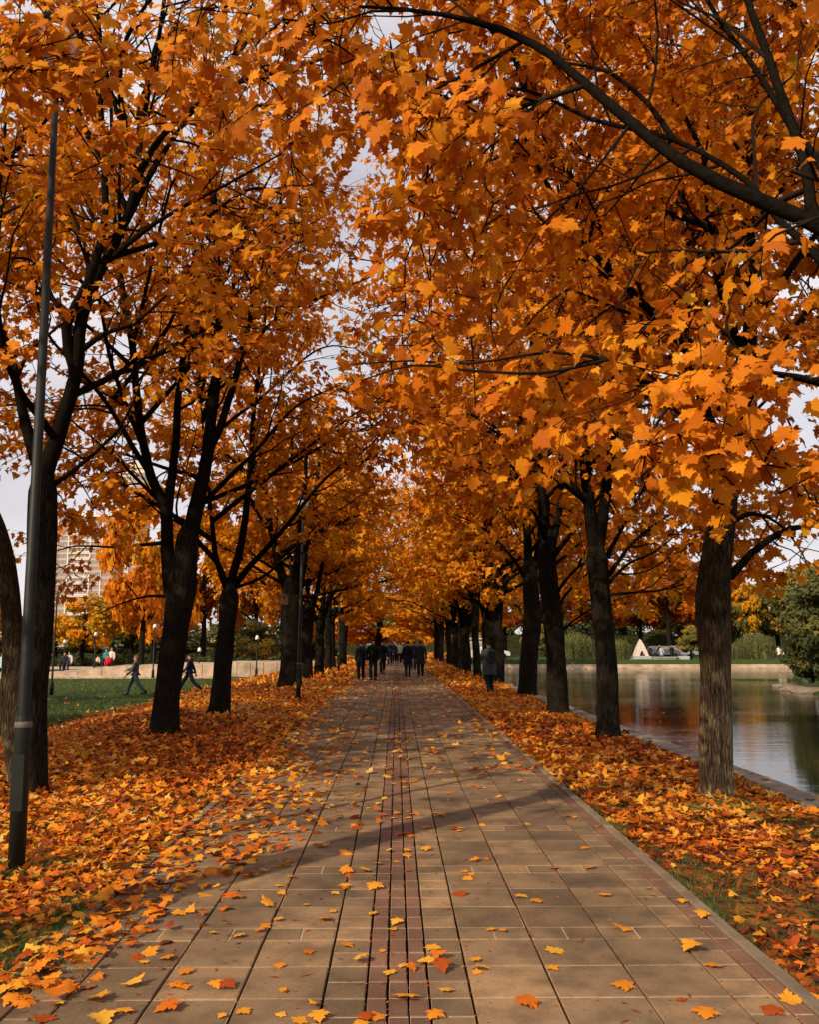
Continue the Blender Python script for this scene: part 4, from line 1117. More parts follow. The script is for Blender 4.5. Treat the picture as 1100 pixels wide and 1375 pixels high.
known = [(745, 1277, 4, .15, 'pale yellow leaf alone on a big slab right of centre'), (840, 1324, 2, .14, 'crumpled orange leaf on a big slab low on the right side of the path'),
         (708, 1348, 1, .15, 'red orange leaf near the bottom edge right of the centre bricks'), (1038, 1358, 0, .13, 'dark red leaf in the bottom right corner of the path'),
         (227, 1354, 1, .15, 'large red orange leaf on a slab near the bottom left'), (178, 1324, 4, .13, 'pale yellow star shaped leaf on a slab at the lower left'),
         (503, 1192, 3, .14, 'golden leaf touching the left edge of the brick band'), (580, 1272, 4, .12, 'yellow leaf over the right joint of the brick band'),
         (588, 1286, 1, .11, 'red orange leaf just below the yellow one beside the brick band'), (594, 1302, 0, .13, 'red leaf lowest of three beside the brick band'),
         (545, 1342, 3, .14, 'broad golden leaf on the bricks near the bottom edge'), (930, 1276, 3, .14, 'golden leaf on the small blocks at the right'),
         (700, 1203, 4, .12, 'yellow leaf on the slabs at mid right'), (618, 1201, 0, .13, 'brownish red leaf on the slabs right of the brick band'),
         (435, 1236, 2, .13, 'orange leaf on a slab left of the brick band'), (585, 1364, 2, .10, 'small orange leaf at the very bottom edge by the bricks'),
         (130, 1345, 3, .14, 'golden leaf on the path at the bottom left corner'), (60, 1368, 0, .13, 'red brown leaf at the bottom left corner'),
         (135, 1372, 4, .14, 'yellow leaf cut by the bottom edge at the left'), (948, 1362, 2, .13, 'orange leaf on the block row near the bottom right'),
         (1060, 1342, 3, .14, 'golden leaf on the kerb bricks at the bottom right'), (745, 1166, 1, .10, 'small red leaf on slabs right of centre'),
         (793, 1166, 2, .12, 'orange leaf pair member on slabs at mid right'), (490, 1170, 3, .12, 'golden leaf left of the bricks at mid height'),
         (545, 1150, 3, .12, 'golden leaf on the brick band at mid height'), (552, 1123, 1, .10, 'small red leaf on the right brick strip'),
         (915, 1342, 0, .06, 'tiny dark curled leaf on a slab at the lower right'), (255, 1168, 1, .12, 'red leaf on the slabs at the left'),
         (465, 1270, 2, .10, 'orange leaf left of the bricks low down'), (413, 1279, 1, .09, 'small red orange leaf on a left slab low down'),
         (250, 1306, 2, .10, 'small orange leaf right of the star shaped yellow one'), (375, 1297, 2, .08, 'small orange leaf on a big left slab'),
         (380, 1329, 3, .07, 'small golden leaf near the bottom on a left slab'), (600, 1331, 4, .09, 'pale leaf right of the bricks near the bottom'),
         (640, 1306, 3, .07, 'small golden leaf on slabs right of the bricks'), (742, 1300, 3, .09, 'narrow golden leaf below the pale yellow one')]
used = []
for px, py, c, s_, lb in known:
    q = G(px, py, TOP); put_leaf(q[0], q[1], c, s_ * .8, lb); used.append((q[0], q[1]))
nput = len(known)
while nput < 296:
    y = 3.5 + 8.5 * random.random() ** .9; x = random.uniform(-1.9, 1.9)
    p_ = .36 + .9 * math.exp(-(x + 1.9) / .9) + (.25 if abs(x - .01) < .2 else 0)
    if y < 5 and x > 0: p_ *= .35
    if random.random() > p_: continue
    if random.random() < .35 and len(used) > 40:
        ux, uy = random.choice(used[36:]); x, y = ux + random.gauss(0, .09), uy + random.gauss(0, .09)
        if abs(x) > 1.92: continue
    c = random.choices(range(5), (.6, 1.6, 3, 4, 2.4))[0]
    cols = ((-1.74, 'on the left edge bricks'), (-1.54, 'on the left outer block column'), (-1.135, 'on the outer left slab column'), (-.735, 'on the middle left slab column'),
            (-.338, 'on the inner left slab column'), (-.138, 'on blocks left of the brick band'), (.162, 'on the red brick band'), (.362, 'on blocks right of the brick band'),
            (.766, 'on the inner right slab column'), (1.178, 'on the middle right slab column'), (1.585, 'on the outer right slab column'), (9, 'on the right edge blocks'))
    side = next(n_ for lim, n_ in cols if x < lim)
    dist = next(n_ for lim, n_ in ((4.3, 'at the very front'), (5.0, 'in the near foreground'), (6.0, 'in the foreground'), (7.2, 'well before the first shadow'), (8.4, 'just before the first shadow'), (9.6, 'in the first shadow band'), (10.8, 'past the first shadow'), (99, 'in thicker shade')) if y < lim)
    sz_ = random.uniform(.042, .088); sw = 'tiny' if sz_ < .056 else 'small' if sz_ < .070 else 'broad'
    put_leaf(x, y, c, sz_, '%s %s leaf %s %s' % (sw, CN[c], side, dist), dz=random.uniform(0, .006)); used.append((x, y)); nput += 1

# grass blades
def blades(n, fx, hgt, wdt):
    x, y = fx(n); n = len(x); z = gzn(x, y)
    a = rng.uniform(0, 2 * np.pi, n); h = hgt * rng.uniform(.5, 1.3, n); ln_ = rng.normal(0, .5, (n, 2)) * h[:, None]
    d = np.stack([np.cos(a), np.sin(a)], -1) * wdt * rng.uniform(.6, 1.3, (n, 1))
    p0 = np.stack([x - d[:, 0], y - d[:, 1], z - .005], -1); p1 = np.stack([x + d[:, 0], y + d[:, 1], z - .005], -1)
    p2 = np.stack([x + ln_[:, 0], y + ln_[:, 1], z + h], -1)
    V = np.stack([p0, p1, p2], 1).reshape(-1, 3); T = np.arange(3 * n).reshape(-1, 3)
    return V, T, np.clip(rng.normal(.45, .22, n), 0, 1)
def f_right(n):
    x, y = rng.uniform(2.0, 4.24, n), 3 + 10 * rng.uniform(0, 1, n) ** 1.3
    k = patchy(x, y) < .62 + rng.normal(0, .1, n); return x[k], y[k]
def f_left(n):
    x, y = -1.98 - 3.4 * rng.uniform(0, 1, n) ** 1.6, rng.uniform(3.2, 10, n)
    k = (patchy(x, y) < .3 + rng.normal(0, .08, n)); return x[k], y[k]
def f_tuft(n):
    cs = [G(25, 1290), G(8, 1325), G(45, 1275), G(90, 1262), G(110, 1228), G(5, 1170), G(60, 1170), G(990, 1082), G(935, 1090), G(1010, 1090)]
    i = rng.integers(0, len(cs), n); c = np.array(cs)[i]; return c[:, 0] + rng.normal(0, .14, n), c[:, 1] + rng.normal(0, .16, n)
def f_lawn(n):
    y = 14 + 46 * rng.uniform(0, 1, n) ** 1.4; x = -8.2 - rng.uniform(0, 1, n) * (y * .55); k = (-x > 8.4 + rng.normal(0, .9, n)); return x[k], y[k]
def f_edge(n):
    s_ = np.where(rng.uniform(0, 1, n) < .5, -1.97, 2.0); x = s_ + np.sign(s_) * np.abs(rng.normal(0, .03, n)); y = 3 + 18 * rng.uniform(0, 1, n) ** 1.5
    k = np.sin(y * 3.1 + s_) + rng.normal(0, .5, n) > .2; return x[k], y[k]
gs = [blades(45000, f_right, .042, .0022), blades(26000, f_left, .055, .0025), blades(14000, f_tuft, .075, .0028), blades(90000, f_lawn, .085, .011), blades(9000, f_edge, .05, .003)]
o = link('grass', leaves_mesh('grass', gs), M_GRASS); tag(o, 'short green grass showing between the fallen leaves and on the lawn', 'grass', None, 'stuff')

# ------------------------------------------------------------------ lamp posts
def lamp(base, h, r0, r1, label, group, lean=0, arm=True):
    root = empty('lamp_post', base); tag(root, label, 'lamp post', group)
    b = MB(); b.lathe([(r0 * 1.0, -.15), (r0, 1.05), (r0 * .97, 1.08), (r0 * .80, 1.12), (r0 * .78, 1.13), (r1, h)], 20); b.build('pole', M_DARKMETAL, root, True)
    b = MB(); b.lathe([(r0 * 1.02, 1.04), (r0 * 1.06, 1.045), (r0 * 1.06, 1.075), (r0 * .9, 1.09)], 20); b.build('band', M_BRIGHTMETAL, root, True)
    b = MB(); b.box(-.045, .045, -r0 - .006, -r0 + .03, .45, .85, .004); b.build('access_door', M_DARKMETAL, root)
    b = MB(); b.lathe([(r1 * 1.5, h - .02), (r1 * 1.6, h + .05), (.12, h + .08), (.10, h + .09)], 14); b.build('lantern_collar', M_DARKMETAL, root, True)
    b = MB(); b.lathe([(.09, h + .09), (.15, h + .22), (.17, h + .36), (.14, h + .48)], 16); b.build('lantern', M_LANTERN, root, True)
    b = MB(); b.lathe([(.20, h + .47), (.17, h + .53), (.06, h + .62), (.01, h + .66)], 16); b.build('lantern_cap', M_DARKMETAL, root, True)
    root.rotation_euler = (0, lean, 0); return root
LPG = 'dark lamp posts along the path'
q = G(21, 1176); q[2] = gz(q[0], q[1])
top = P(76, 110, q[1])
lamp(q, top[2] - q[2], .060, .024, 'nearest dark green steel lamp post at the left edge, in front of a maple trunk', LPG, math.atan2(top[0] - q[0], top[2] - q[2]))
q = G(400, 939); q[2] = gz(q[0], q[1])
lamp(q, 5.6, .07, .034, 'second dark lamp post standing in leaves before the broad maple', LPG, R(.4))
q = G(461, 902); lamp(on(q[0] - .3, q[1]), 5.6, .07, .034, 'third dark lamp post, thin and far, left of the walkers', LPG)
def park_lamp(px, d, topy, label):
    x = P(px, 863, d)[0]; z = float(gz(x, d)); h = (863 - topy) / F * d + HC - z
    root = empty('park_lamp', (x, d, z)); tag(root, label, 'lamp post', 'bell shaped lamps around the plaza')
    b = MB(); b.lathe([(.10, -.1), (.09, .5), (.05, .6), (.035, h - .45)], 10); b.build('pole', M_DARKMETAL, root, True)
    b = MB(); b.lathe([(.04, h - .45), (.15, h - .43), (.12, h - .30), (.07, h - .16)], 12); b.build('lamp_shade', M_LANTERN, root, True)
    b = MB(); b.lathe([(.085, h - .16), (.05, h - .06), (.015, h)], 12); b.build('cap', M_DARKMETAL, root, True)
for a_ in ((73, 40, 800, 'tall park lamp with white bell lantern on the lawn right of the dark trunk'), (128, 66, 846, 'small white topped lamp behind the stone steps'),
           (87, 70, 856, 'smallest distant lamp between the bell lamp and the stone steps'), (207, 58, 835, 'thin park lamp hidden by the left side of the forked maple'),
           (345, 58, 850, 'thin park pole right of the leaning maple'), (268, 62, 866, 'thin park pole between the forked and the leaning maple')):
    park_lamp(*a_)

# nest box on L4
q = P(382, 812, 32.2); nb = empty('nest_box', (q[0], q[1] - .12, q[2])); tag(nb, 'small wooden nest box fixed to the broad maple left of the second lamp post', 'nest box')
b = MB(); b.box(-.13, .13, -.12, .12, 0, .34, .01); b.build('box', M_WOOD, nb)
b = MB(); b.box(-.16, .16, -.17, .15, .342, .37, .006); b.build('roof', M_WOOD, nb)
b = MB(); b.box(-.04, .04, -.125, -.121, .20, .28); b.build('entrance', M_GAP, nb)

# ------------------------------------------------------------------ plaza with stone steps
pl = empty('stone_steps', (0, 60, -.65)); tag(pl, 'low tan stone terrace with steps beyond the lawn on the left', 'terrace')
def zt(py, d=60): return (863 - py) / F * d + HC + .65
def xx(px, d=60): return P(px, 863, d)[0]
tiers = [(-160, 60, 903, 0), (60, 106, 901, 0), (106, 138, 897, .5), (138, 172, 894, .9), (172, 218, 893, 1.3), (218, 300, 890.5, 1.6)]
for k, (p0, p1, py, yo) in enumerate(tiers):
    x0, x1 = xx(p0), xx(p1); n = max(1, int((x1 - x0) / 1.3))
    for j in range(n):
        b = MB(); b.box(x0 + (x1 - x0) * j / n + .018, x0 + (x1 - x0) * (j + 1) / n - .018, 0, 5.5, -.1, zt(py) - .03 * (k == 0), .02); b.build('stone_block', M_TAN, pl)
x0, x1 = xx(300), xx(425); n = 7
for j in range(n):
    b = MB(); b.box(x0 + (x1 - x0) * j / n + .018, x0 + (x1 - x0) * (j + 1) / n - .018, .3, 6.0, -.1, zt(888.5), .02); b.build('stone_block', M_TAN, pl)
b = MB(); b.box(xx(60), xx(300), -.9, -.01, -.1, .10, .02); b.build('bottom_step', M_TAN, pl)
# gravel walk in front
b = MB(); x0, x1 = xx(-300), xx(300)
b.add([(x0, 57.2, -.63), (x1, 57.2, -.63), (x1, 66.5, -.63), (x0, 66.5, -.63)], [(0, 1, 2, 3)]); b.build('gravel_walk', M_TAN)['kind'] = 'structure'
b = MB(); b.add([(xx(-400), 66.5, -.30), (xx(430), 66.5, -.30), (xx(430), 74, -.30), (xx(-400), 74, -.30)], [(0, 1, 2, 3)]); b.build('plaza_pavement', M_TAN)['kind'] = 'structure'
# hedge behind plaza
rngh = np.random.default_rng(9)
def hedge(x0, x1, y, h, label, tint, z0):
    root = empty('hedge', (x0, y, z0)); tag(root, label, 'hedge')
    n = int((x1 - x0) * 130); p = np.stack([rngh.uniform(0, x1 - x0, n), rngh.uniform(0, 1.2, n), h * rngh.uniform(0, 1, n) ** .7], -1)
    p[:, 2] *= .62 + .22 * np.sin(p[:, 0] * .55 + x0) + .16 * np.sin(p[:, 0] * 1.7 + h)
    A = leaf_arrays(p, rngh.normal(0, 1, (n, 3)), rngh.normal(0, .6, (n, 3)) + np.array((0, -1, .6)), rngh.uniform(.12, .3, n), np.clip(rngh.normal(tint, .18, n), 0, 1), 2, rngh)
    link('foliage', leaves_mesh('foliage', [A]), M_GREEN, root)['kind'] = 'stuff'
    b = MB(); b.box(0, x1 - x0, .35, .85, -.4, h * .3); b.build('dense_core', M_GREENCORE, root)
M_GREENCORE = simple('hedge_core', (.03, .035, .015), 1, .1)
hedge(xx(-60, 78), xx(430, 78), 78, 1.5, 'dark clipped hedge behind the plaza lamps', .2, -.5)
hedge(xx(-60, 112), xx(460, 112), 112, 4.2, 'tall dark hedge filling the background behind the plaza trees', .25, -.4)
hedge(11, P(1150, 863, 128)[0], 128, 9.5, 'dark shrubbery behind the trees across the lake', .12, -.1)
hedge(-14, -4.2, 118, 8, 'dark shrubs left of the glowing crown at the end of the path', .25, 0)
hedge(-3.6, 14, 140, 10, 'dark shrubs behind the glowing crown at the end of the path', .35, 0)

# ------------------------------------------------------------------ tower blocks
def tower(x0, x1, d, ztop, floor_h, bays, mwall, label, nfl=None):
    root = empty('tower_block', (x0, d, 0)); tag(root, label, 'tower block', 'tower blocks beyond the park')
    W = x1 - x0; nf = nfl or int(ztop / floor_h)
    b = MB(); b.box(0, W, 0, 16, -2, ztop); b.build('facade', mwall, root)
    b = MB(); b.box(W * .25, W * .7, 4, 12, ztop, ztop + 3.2); b.build('roof_house', mwall, root)
    b = MB()
    b.box(-.3, W + .3, -.9, 16.3, ztop + .003, ztop + .9); b.build('parapet', mwall, root)
    xs_ = []; x = 0
    tot = sum(w_ for w_, _ in bays)
    gl, fr = {}, {}
    for w_, kind in bays:
        ww = w_ / tot * W
        b = MB(); b.box(x - .22, x + .22, -.85, -.003, -2, ztop); b.build('pilaster', mwall, root)
        if kind == 'L':   # glazed loggia
            wb = MB(); wb.box(-ww / 2 + .45, ww / 2 - .45, -.42, -.02, .75, floor_h - .45); me = wb.mesh('window'); me.materials.append(M_GLASS)
            fb_ = MB()
            for (a, c, e, f) in ((-ww / 2 + .3, ww / 2 - .3, .45, .75), (-ww / 2 + .3, ww / 2 - .3, floor_h - .45, floor_h - .25), (-ww / 2 + .3, -ww / 2 + .45, .75, floor_h - .45), (ww / 2 - .45, ww / 2 - .3, .75, floor_h - .45), (-.09, .09, .75, floor_h - .45)):
                fb_.box(a, c, -.62, -.43, e, f)
            fm_ = fb_.mesh('frame'); fm_.materials.append(M_FRAME)
        else:             # strip of small windows with sill wall
            wb = MB(); n = 4
            for k in range(n):
                a = -ww / 2 + .35 + (ww - .7) * k / n; wb.box(a + .15, a + (ww - .7) / n - .15, -.06, -.01, 1.3, floor_h - .5)
            me = wb.mesh('window'); me.materials.append(M_GLASS)
            fb_ = MB(); fb_.box(-ww / 2 + .25, ww / 2 - .25, -.55, -.02, .15, .95); fm_ = fb_.mesh('balcony'); fm_.materials.append(M_WHITE)
        for k in range(nf):
            if 24 > k: pass
            z = k * floor_h
            o = link('window', me, None, root); o.location = (x + ww / 2, 0, z)
            o2 = link('frame' if kind == 'L' else 'balcony', fm_, None, root); o2.location = (x + ww / 2, 0, z)
        x += ww
    for k in range(nf):
        b = MB(); b.box(0, W, -.70, -.004, k * floor_h - .12, k * floor_h + .12)
        if k == 0: sm = b.mesh('floor_band'); sm.materials.append(mwall)
        o = link('floor_band', sm, None, root); o.location = (0, -.02, k * floor_h)
x1 = P(146, 863, 430)[0]; x0 = P(40, 863, 430)[0]
tower(x0, x1, 430, 64.5, 3.05, [(4.2, 'L'), (4.2, 'L'), (4.2, 'L'), (8.5, 'W'), (4.4, 'L'), (4.4, 'L')], M_TOWER, 'pale pink tower block with rows of boxed loggias behind the left trees')
x0 = P(150, 863, 520)[0]; x1 = P(184, 863, 520)[0]
tower(x0, x1, 520, 108, 3.1, [(5, 'W'), (5, 'L')], M_TOWER2, 'taller yellowish tower block right behind the pink one')

# ------------------------------------------------------------------ people
M_SKIN = simple('skin', (.48, .27, .18), .6, .3, .08)
_cm = {}
def cloth(c):
    if c not in _cm: _cm[c] = simple('cloth', c, .9, .15, .2, 25, .3)
    return _cm[c]
def skin_mesh(name, verts, edges, radii, root=0):
    me = bpy.data.meshes.new(name); me.from_pydata(verts, edges, []); o = bpy.data.objects.new('tmp', me); COL.objects.link(o)
    md = o.modifiers.new('s', 'SKIN'); md.use_smooth_shade = True
    for i, r in enumerate(radii): me.skin_vertices[0].data[i].radius = (r, r) if not hasattr(r, '__len__') else r
    me.skin_vertices[0].data[root].use_root = True
    sb = o.modifiers.new('u', 'SUBSURF'); sb.levels = 1; sb.render_levels = 1
    dg = bpy.context.evaluated_depsgraph_get(); ev = o.evaluated_get(dg); m2 = bpy.data.meshes.new_from_object(ev); m2.name = name
    bpy.data.objects.remove(o); return m2
def loft(rings, n=14):
    """rings: (cx, cy, z, rx, ry)"""
    vs = []; fs = []
    for cx, cy, z, rx, ry in rings:
        for i in range(n):
            a = 2 * math.pi * i / n; f = 1 + .05 * math.sin(4 * a + z * 9)
            vs.append((cx + rx * f * math.cos(a), cy + ry * f * math.sin(a), z))
    for k in range(len(rings) - 1):
        for i in range(n):
            j = (i + 1) % n; fs.append((k * n + i, k * n + j, (k + 1) * n + j, (k + 1) * n + i))
    b = MB(); b.add(vs, fs); return b
def limb_tube(pts, rads, sides=9):
    pp, rr = smooth_path(pts, rads, .08); return tri_mesh('sleeve', *tube(pp, rr, sides, .04, 2))
def person(loc, face, label, group=None, h=1.74, coat=(.02, .02, .025), legs=(.015, .015, .02), hair=(.02, .014, .01), stride=.25, arms=.3, hem=.55, sit=False,
           hold=None, hood=False, bag=None, skirt=False, width=1.0, fingers=True):
    root = empty('person', loc, face); tag(root, label, 'person', group)
    s = stride
    if sit:
        hipz = .5; J = {}
        off = .95 - hipz
    else: off = 0
    def z(v): return v - off
    V = [(0, 0, z(.96)), (0, 0, z(1.18)), (0, .0, z(1.38)), (0, .0, z(1.50)), (0, .015, z(1.57)), (0, .02, z(1.64)), (0, .0, z(1.70)), (0, .125, z(1.60))]
    Rr = [(.14, .11), (.13, .10), (.145, .10), .052, .062, (.075, .092), (.058, .07), .012]
    E = [(0, 1), (1, 2), (2, 3), (3, 4), (4, 5), (5, 6), (4, 7)]
    legsP, armsP = [], []
    for sg in (-1, 1):
        ph = s * sg
        hip = (sg * .09, 0, z(.92))
        if sit:
            knee = (sg * .11, .44, z(.95)); ank = (sg * .11, .46, .09); toe = (sg * .12, .62, .04)
        else:
            knee = (sg * .10, ph * .5 + .04, .50); lift = .10 * max(0, -ph) * 2
            ank = (sg * .095, ph * .95 - .02 - (.08 if ph < 0 else 0), .09 + lift); toe = (sg * .11, ank[1] + .17, .035 + lift * .6)
        i = len(V); V += [hip, knee, ank, toe]; Rr += [.088, .060, .043, .035]; E += [(0, i), (i, i + 1), (i + 1, i + 2), (i + 2, i + 3)]
        legsP.append((hip, knee, ank, toe))
        sh = (sg * .185 * width, 0, z(1.42)); aph = -arms * sg
        if hold and (hold == 'both' or (hold == 'one' and sg == 1)):
            el = (sg * .23, .10, z(1.16)); wr = (sg * .10, .30, z(1.22)); hd = (sg * .07, .36, z(1.25))
        elif hold == 'reach' and sg == 1:
            el = (sg * .26, .22, z(1.20)); wr = (sg * .28, .46, z(1.10)); hd = (sg * .28, .54, z(1.07))
        else:
            el = (sg * .24 * width, aph * .35 - .02, z(1.13)); wr = (sg * .25 * width, aph * .9 + .05, z(.90)); hd = (sg * .25 * width, aph * 1.05 + .07, z(.82))
        i = len(V); V += [sh, el, wr, hd]; Rr += [.058, .042, .030, .036]; E += [(2, i), (i, i + 1), (i + 1, i + 2), (i + 2, i + 3)]
        if fingers:
            dv = norm(np.array(hd) - np.array(wr)); sdv = norm(np.cross(dv, (1, .2, 0)))
            for k in range(4):
                o1 = np.array(hd) + sdv * (k - 1.5) * .022 + dv * .045; o2 = o1 + dv * (.045, .055, .05, .038)[k] + np.array((-sg * .012, 0, 0))
                j = len(V); V += [tuple(o1), tuple(o2)]; Rr += [.010, .008]; E += [(i + 3, j), (j, j + 1)]
            t1 = np.array(hd) - sdv * .045 + dv * .01; j = len(V); V += [tuple(t1), tuple(t1 + dv * .04)]; Rr += [.011, .009]; E += [(i + 3, j), (j, j + 1)]
        armsP.append((sh, el, wr))
    me = skin_mesh('body', V, E, Rr); link('body', me, M_SKIN, root)
    cm_, lm_ = cloth(coat), cloth(legs)
    for hip, knee, ank, toe in legsP:
        link('trouser_leg', limb_tube([np.array(hip) + (0, 0, .04), knee, np.array(ank) + (0, 0, -.01)], [.115, .083, .066]), lm_, root)
        b = MB(); ax, ay, azz = ank
        b.add([(ax - .05, ay - .07, azz - .09), (ax + .05, ay - .07, azz - .09), (toe[0] + .045, toe[1] + .06, toe[2] - .035), (toe[0] - .045, toe[1] + .06, toe[2] - .035),
               (ax - .045, ay - .06, azz + .03), (ax + .045, ay - .06, azz + .03), (toe[0] + .035, toe[1] + .03, toe[2] + .03), (toe[0] - .035, toe[1] + .03, toe[2] + .03)],
              [(3, 2, 1, 0), (4, 5, 6, 7), (0, 1, 5, 4), (1, 2, 6, 5), (2, 3, 7, 6), (3, 0, 4, 7)])
        b.build('shoe', cloth((.02, .018, .016)), root, True)
    k_ = width
    rings = [(0, .0, z(1.53), .065, .07), (0, 0, z(1.49), .12 * k_, .09), (0, 0, z(1.44), .20 * k_, .115), (0, 0, z(1.32), .205 * k_, .135), (0, 0, z(1.12), .18 * k_, .13), (0, 0, z(1.0), .185 * k_, .14)]
    if not sit:
        if hem < .95: rings += [(0, 0, z(.88), .205 * k_, .155 + s * .2)]
        if hem < .8: rings += [(0, 0, (hem + .88) / 2, .215 * k_, .17 + s * .35)]
        rings += [(0, 0, hem, (.20 if hem > .8 else .235) * k_, .16 + s * .5 * (1 - hem))]
    else: rings += [(0, .04, z(.92), .20, .18)]
    lo = loft(rings); lo.build('coat', cm_, root, True)
    for sh, el, wr in armsP:
        link('sleeve', limb_tube([np.array(sh) + np.array((-.02 * np.sign(sh[0]), 0, .01)), el, wr], [.082, .063, .048]), cm_, root)
    # hair / hood
    hb = MB(); prof = []
    n = 12; vs = []; fs = []
    rows = 6
    for r_ in range(rows + 1):
        th = r_ / rows * math.pi * .60
        for i in range(n):
            a = 2 * math.pi * i / n; fr = .5 + .5 * math.sin(a)
            th2 = th * (1 - .38 * fr) if r_ else 0
            rx, ry, rz_ = (.098, .118, .112) if not hood else (.125, .14, .14)
            vs.append((rx * math.sin(th2) * math.cos(a), -.004 + ry * math.sin(th2) * math.sin(a), z(1.655) + rz_ * math.cos(th2)))
    for r_ in range(rows):
        for i in range(n):
            j = (i + 1) % n; fs.append((r_ * n + i, r_ * n + j, (r_ + 1) * n + j, (r_ + 1) * n + i))
    hb.add(vs, fs); hb.build('hood' if hood else 'hair', cm_ if hood else cloth(hair), root, True)
    if bag:
        b = MB(); b.box(-.14, .14, -.30, -.145, z(1.02), z(1.44), .04); b.build('backpack', cloth(bag), root)
    root.scale = (h / 1.78,) * 3
    return root
def at_px(px, feet, z=0.035):
    q = G(px, feet, z); return q
FWD, BACK, LEFT_, RIGHT_ = 0.0, math.pi, math.pi / 2, -math.pi / 2
WG = 'people walking along the path'
def pp(px, feet, *a, **k):
    q = at_px(px, feet, k.pop('z', .042)); return person(tuple(q), *a, **k)
pp(484, 913, BACK, 'person in dark knee length coat with a purple scarf, leftmost of the walkers', WG, coat=(.012, .016, .022), hem=.62, stride=.14, hair=(.05, .03, .06), h=1.70)
pp(500.5, 913, BACK, 'tall person in bulky black jacket, second from left among the walkers', WG, coat=(.006, .008, .010), legs=(.012, .022, .028), hem=.84, stride=.14, width=1.14, h=1.82)
pp(513, 905, BACK + .1, 'person in black coat half behind the bulky black jacket', WG, coat=(.008, .010, .010), hem=.75, stride=.3, h=1.76, width=1.05)
pp(547.5, 909, FWD, 'person in long black coat right of the middle of the path', WG, coat=(.008, .012, .02), hem=.60, stride=.16, h=1.74, width=1.12)
pp(565.5, 908, FWD, 'person in long grey brown coat, rightmost of the walkers', WG, coat=(.028, .026, .028), hem=.62, stride=.18, h=1.76, width=1.05)
pp(556, 900, FWD, 'person in navy coat partly hidden between the two right walkers', WG, coat=(.02, .025, .06), hem=.8, stride=.2, h=1.74)
pp(523, 893, BACK, 'small distant person in dark blue jacket right of the left walkers', WG, coat=(.015, .02, .05), hem=.85, stride=.2)
pp(529, 891, BACK, 'distant person with a white hat and dark coat in the gap', WG, coat=(.03, .04, .06), hair=(.7, .68, .64), hem=.8, stride=.2)
pp(535.5, 891, BACK, 'distant person in a cream jacket in the middle of the path', WG, coat=(.55, .42, .25), hem=.85, stride=.15)
pp(540.5, 890, BACK, 'distant person in grey jacket beside the cream one', WG, coat=(.10, .10, .12), hem=.85, stride=.2)
pp(518, 892, BACK, 'distant child in white trousers by the left walkers', WG, coat=(.03, .03, .04), legs=(.55, .52, .50), hem=.85, h=1.3)
pp(531, 888, BACK, 'farthest person in pale blue jacket at the end of the path', WG, coat=(.4, .45, .55), hem=.85, h=1.7)
q = G(658, 930, .0); person((q[0], q[1], .03), .35, 'person in long grey green coat standing in the leaves in front of a dark trunk', None, coat=(.045, .062, .058), legs=(.012, .016, .02), hem=.60, stride=.06, arms=.1, width=1.25, h=1.72, hold='both', hair=(.012, .01, .008), bag=(.02, .022, .025))
# lawn
def on_lawn(px, d, face, *a, **k):
    x = P(px, 863, d)[0]; return person((x, d, float(gz(x, d))), face, *a, **k)
on_lawn(184, 39.5, LEFT_ , 'man in grey jacket and jeans walking left across the lawn, reaching forward', None, coat=(.07, .08, .08), legs=(.035, .06, .075), hair=(.25, .12, .05), stride=.42, hem=.88, hold='reach', h=1.80)
on_lawn(256, 40.5, LEFT_, 'man in dark blue clothes striding right of the forked maple', None, coat=(.012, .02, .045), legs=(.010, .015, .03), hair=(.04, .02, .015), stride=.52, hem=.90, h=1.78)
def seated(px, py, d, *a, **k):
    q = P(px, py, d); return person((q[0], d, q[2] - .02), *a, sit=True, fingers=False, **k)
SG = 'people sitting around the plaza'
seated(92, 899, 60.8, BACK, 'seated person in white top at the left end of the stone steps', SG, coat=(.6, .55, .5), legs=(.03, .03, .05))
seated(86, 900, 60.6, BACK, 'seated person in black beside the one in the white top', SG, coat=(.02, .02, .025))
seated(142, 895, 61.5, BACK, 'seated person in teal top behind the stone steps', SG, coat=(.02, .22, .22), legs=(.03, .03, .04))
seated(149, 894, 61.5, BACK, 'seated person in white top with fair hair on the stone steps', SG, coat=(.65, .55, .48), legs=(.35, .02, .03), hair=(.3, .18, .08))
seated(144, 896, 61.0, BACK, 'seated child in bright red on the stone steps', SG, coat=(.55, .02, .04), legs=(.5, .02, .04), h=1.2)
seated(131, 895, 61.5, BACK, 'small seated figure in pale pink on the stone steps', SG, coat=(.6, .42, .36), h=1.1)
on_lawn(5, 55, BACK, 'person in pale blue jacket at the left edge of the picture', None, coat=(.35, .5, .6), hem=.8)
# far bank people
def far_p(px, d, label, coat, **k):
    x = P(px, 863, d)[0]; return person((x, d, float(gz(x, d))), k.pop('face', BACK), label, 'people on the far side of the lake', coat=coat, fingers=False, **k)
far_p(873, 102, 'tiny figure in dark clothes right of the white tent', (.02, .02, .03), h=1.6)
far_p(886, 101, 'tiny figure in black standing between the parked cars', (.01, .01, .012), h=1.75)
far_p(902, 101.5, 'tiny figure in black at the right end of the cars', (.01, .012, .012), h=1.7)
far_p(888, 100.6, 'tiny figure in pale lilac jacket among the cars', (.4, .38, .5), h=1.6)
far_p(1045, 101, 'tiny figure in white right of the statue across the lake', (.7, .66, .6), h=1.6)
far_p(1051, 102, 'smaller tiny figure in white far right across the lake', (.7, .66, .6), h=1.4)

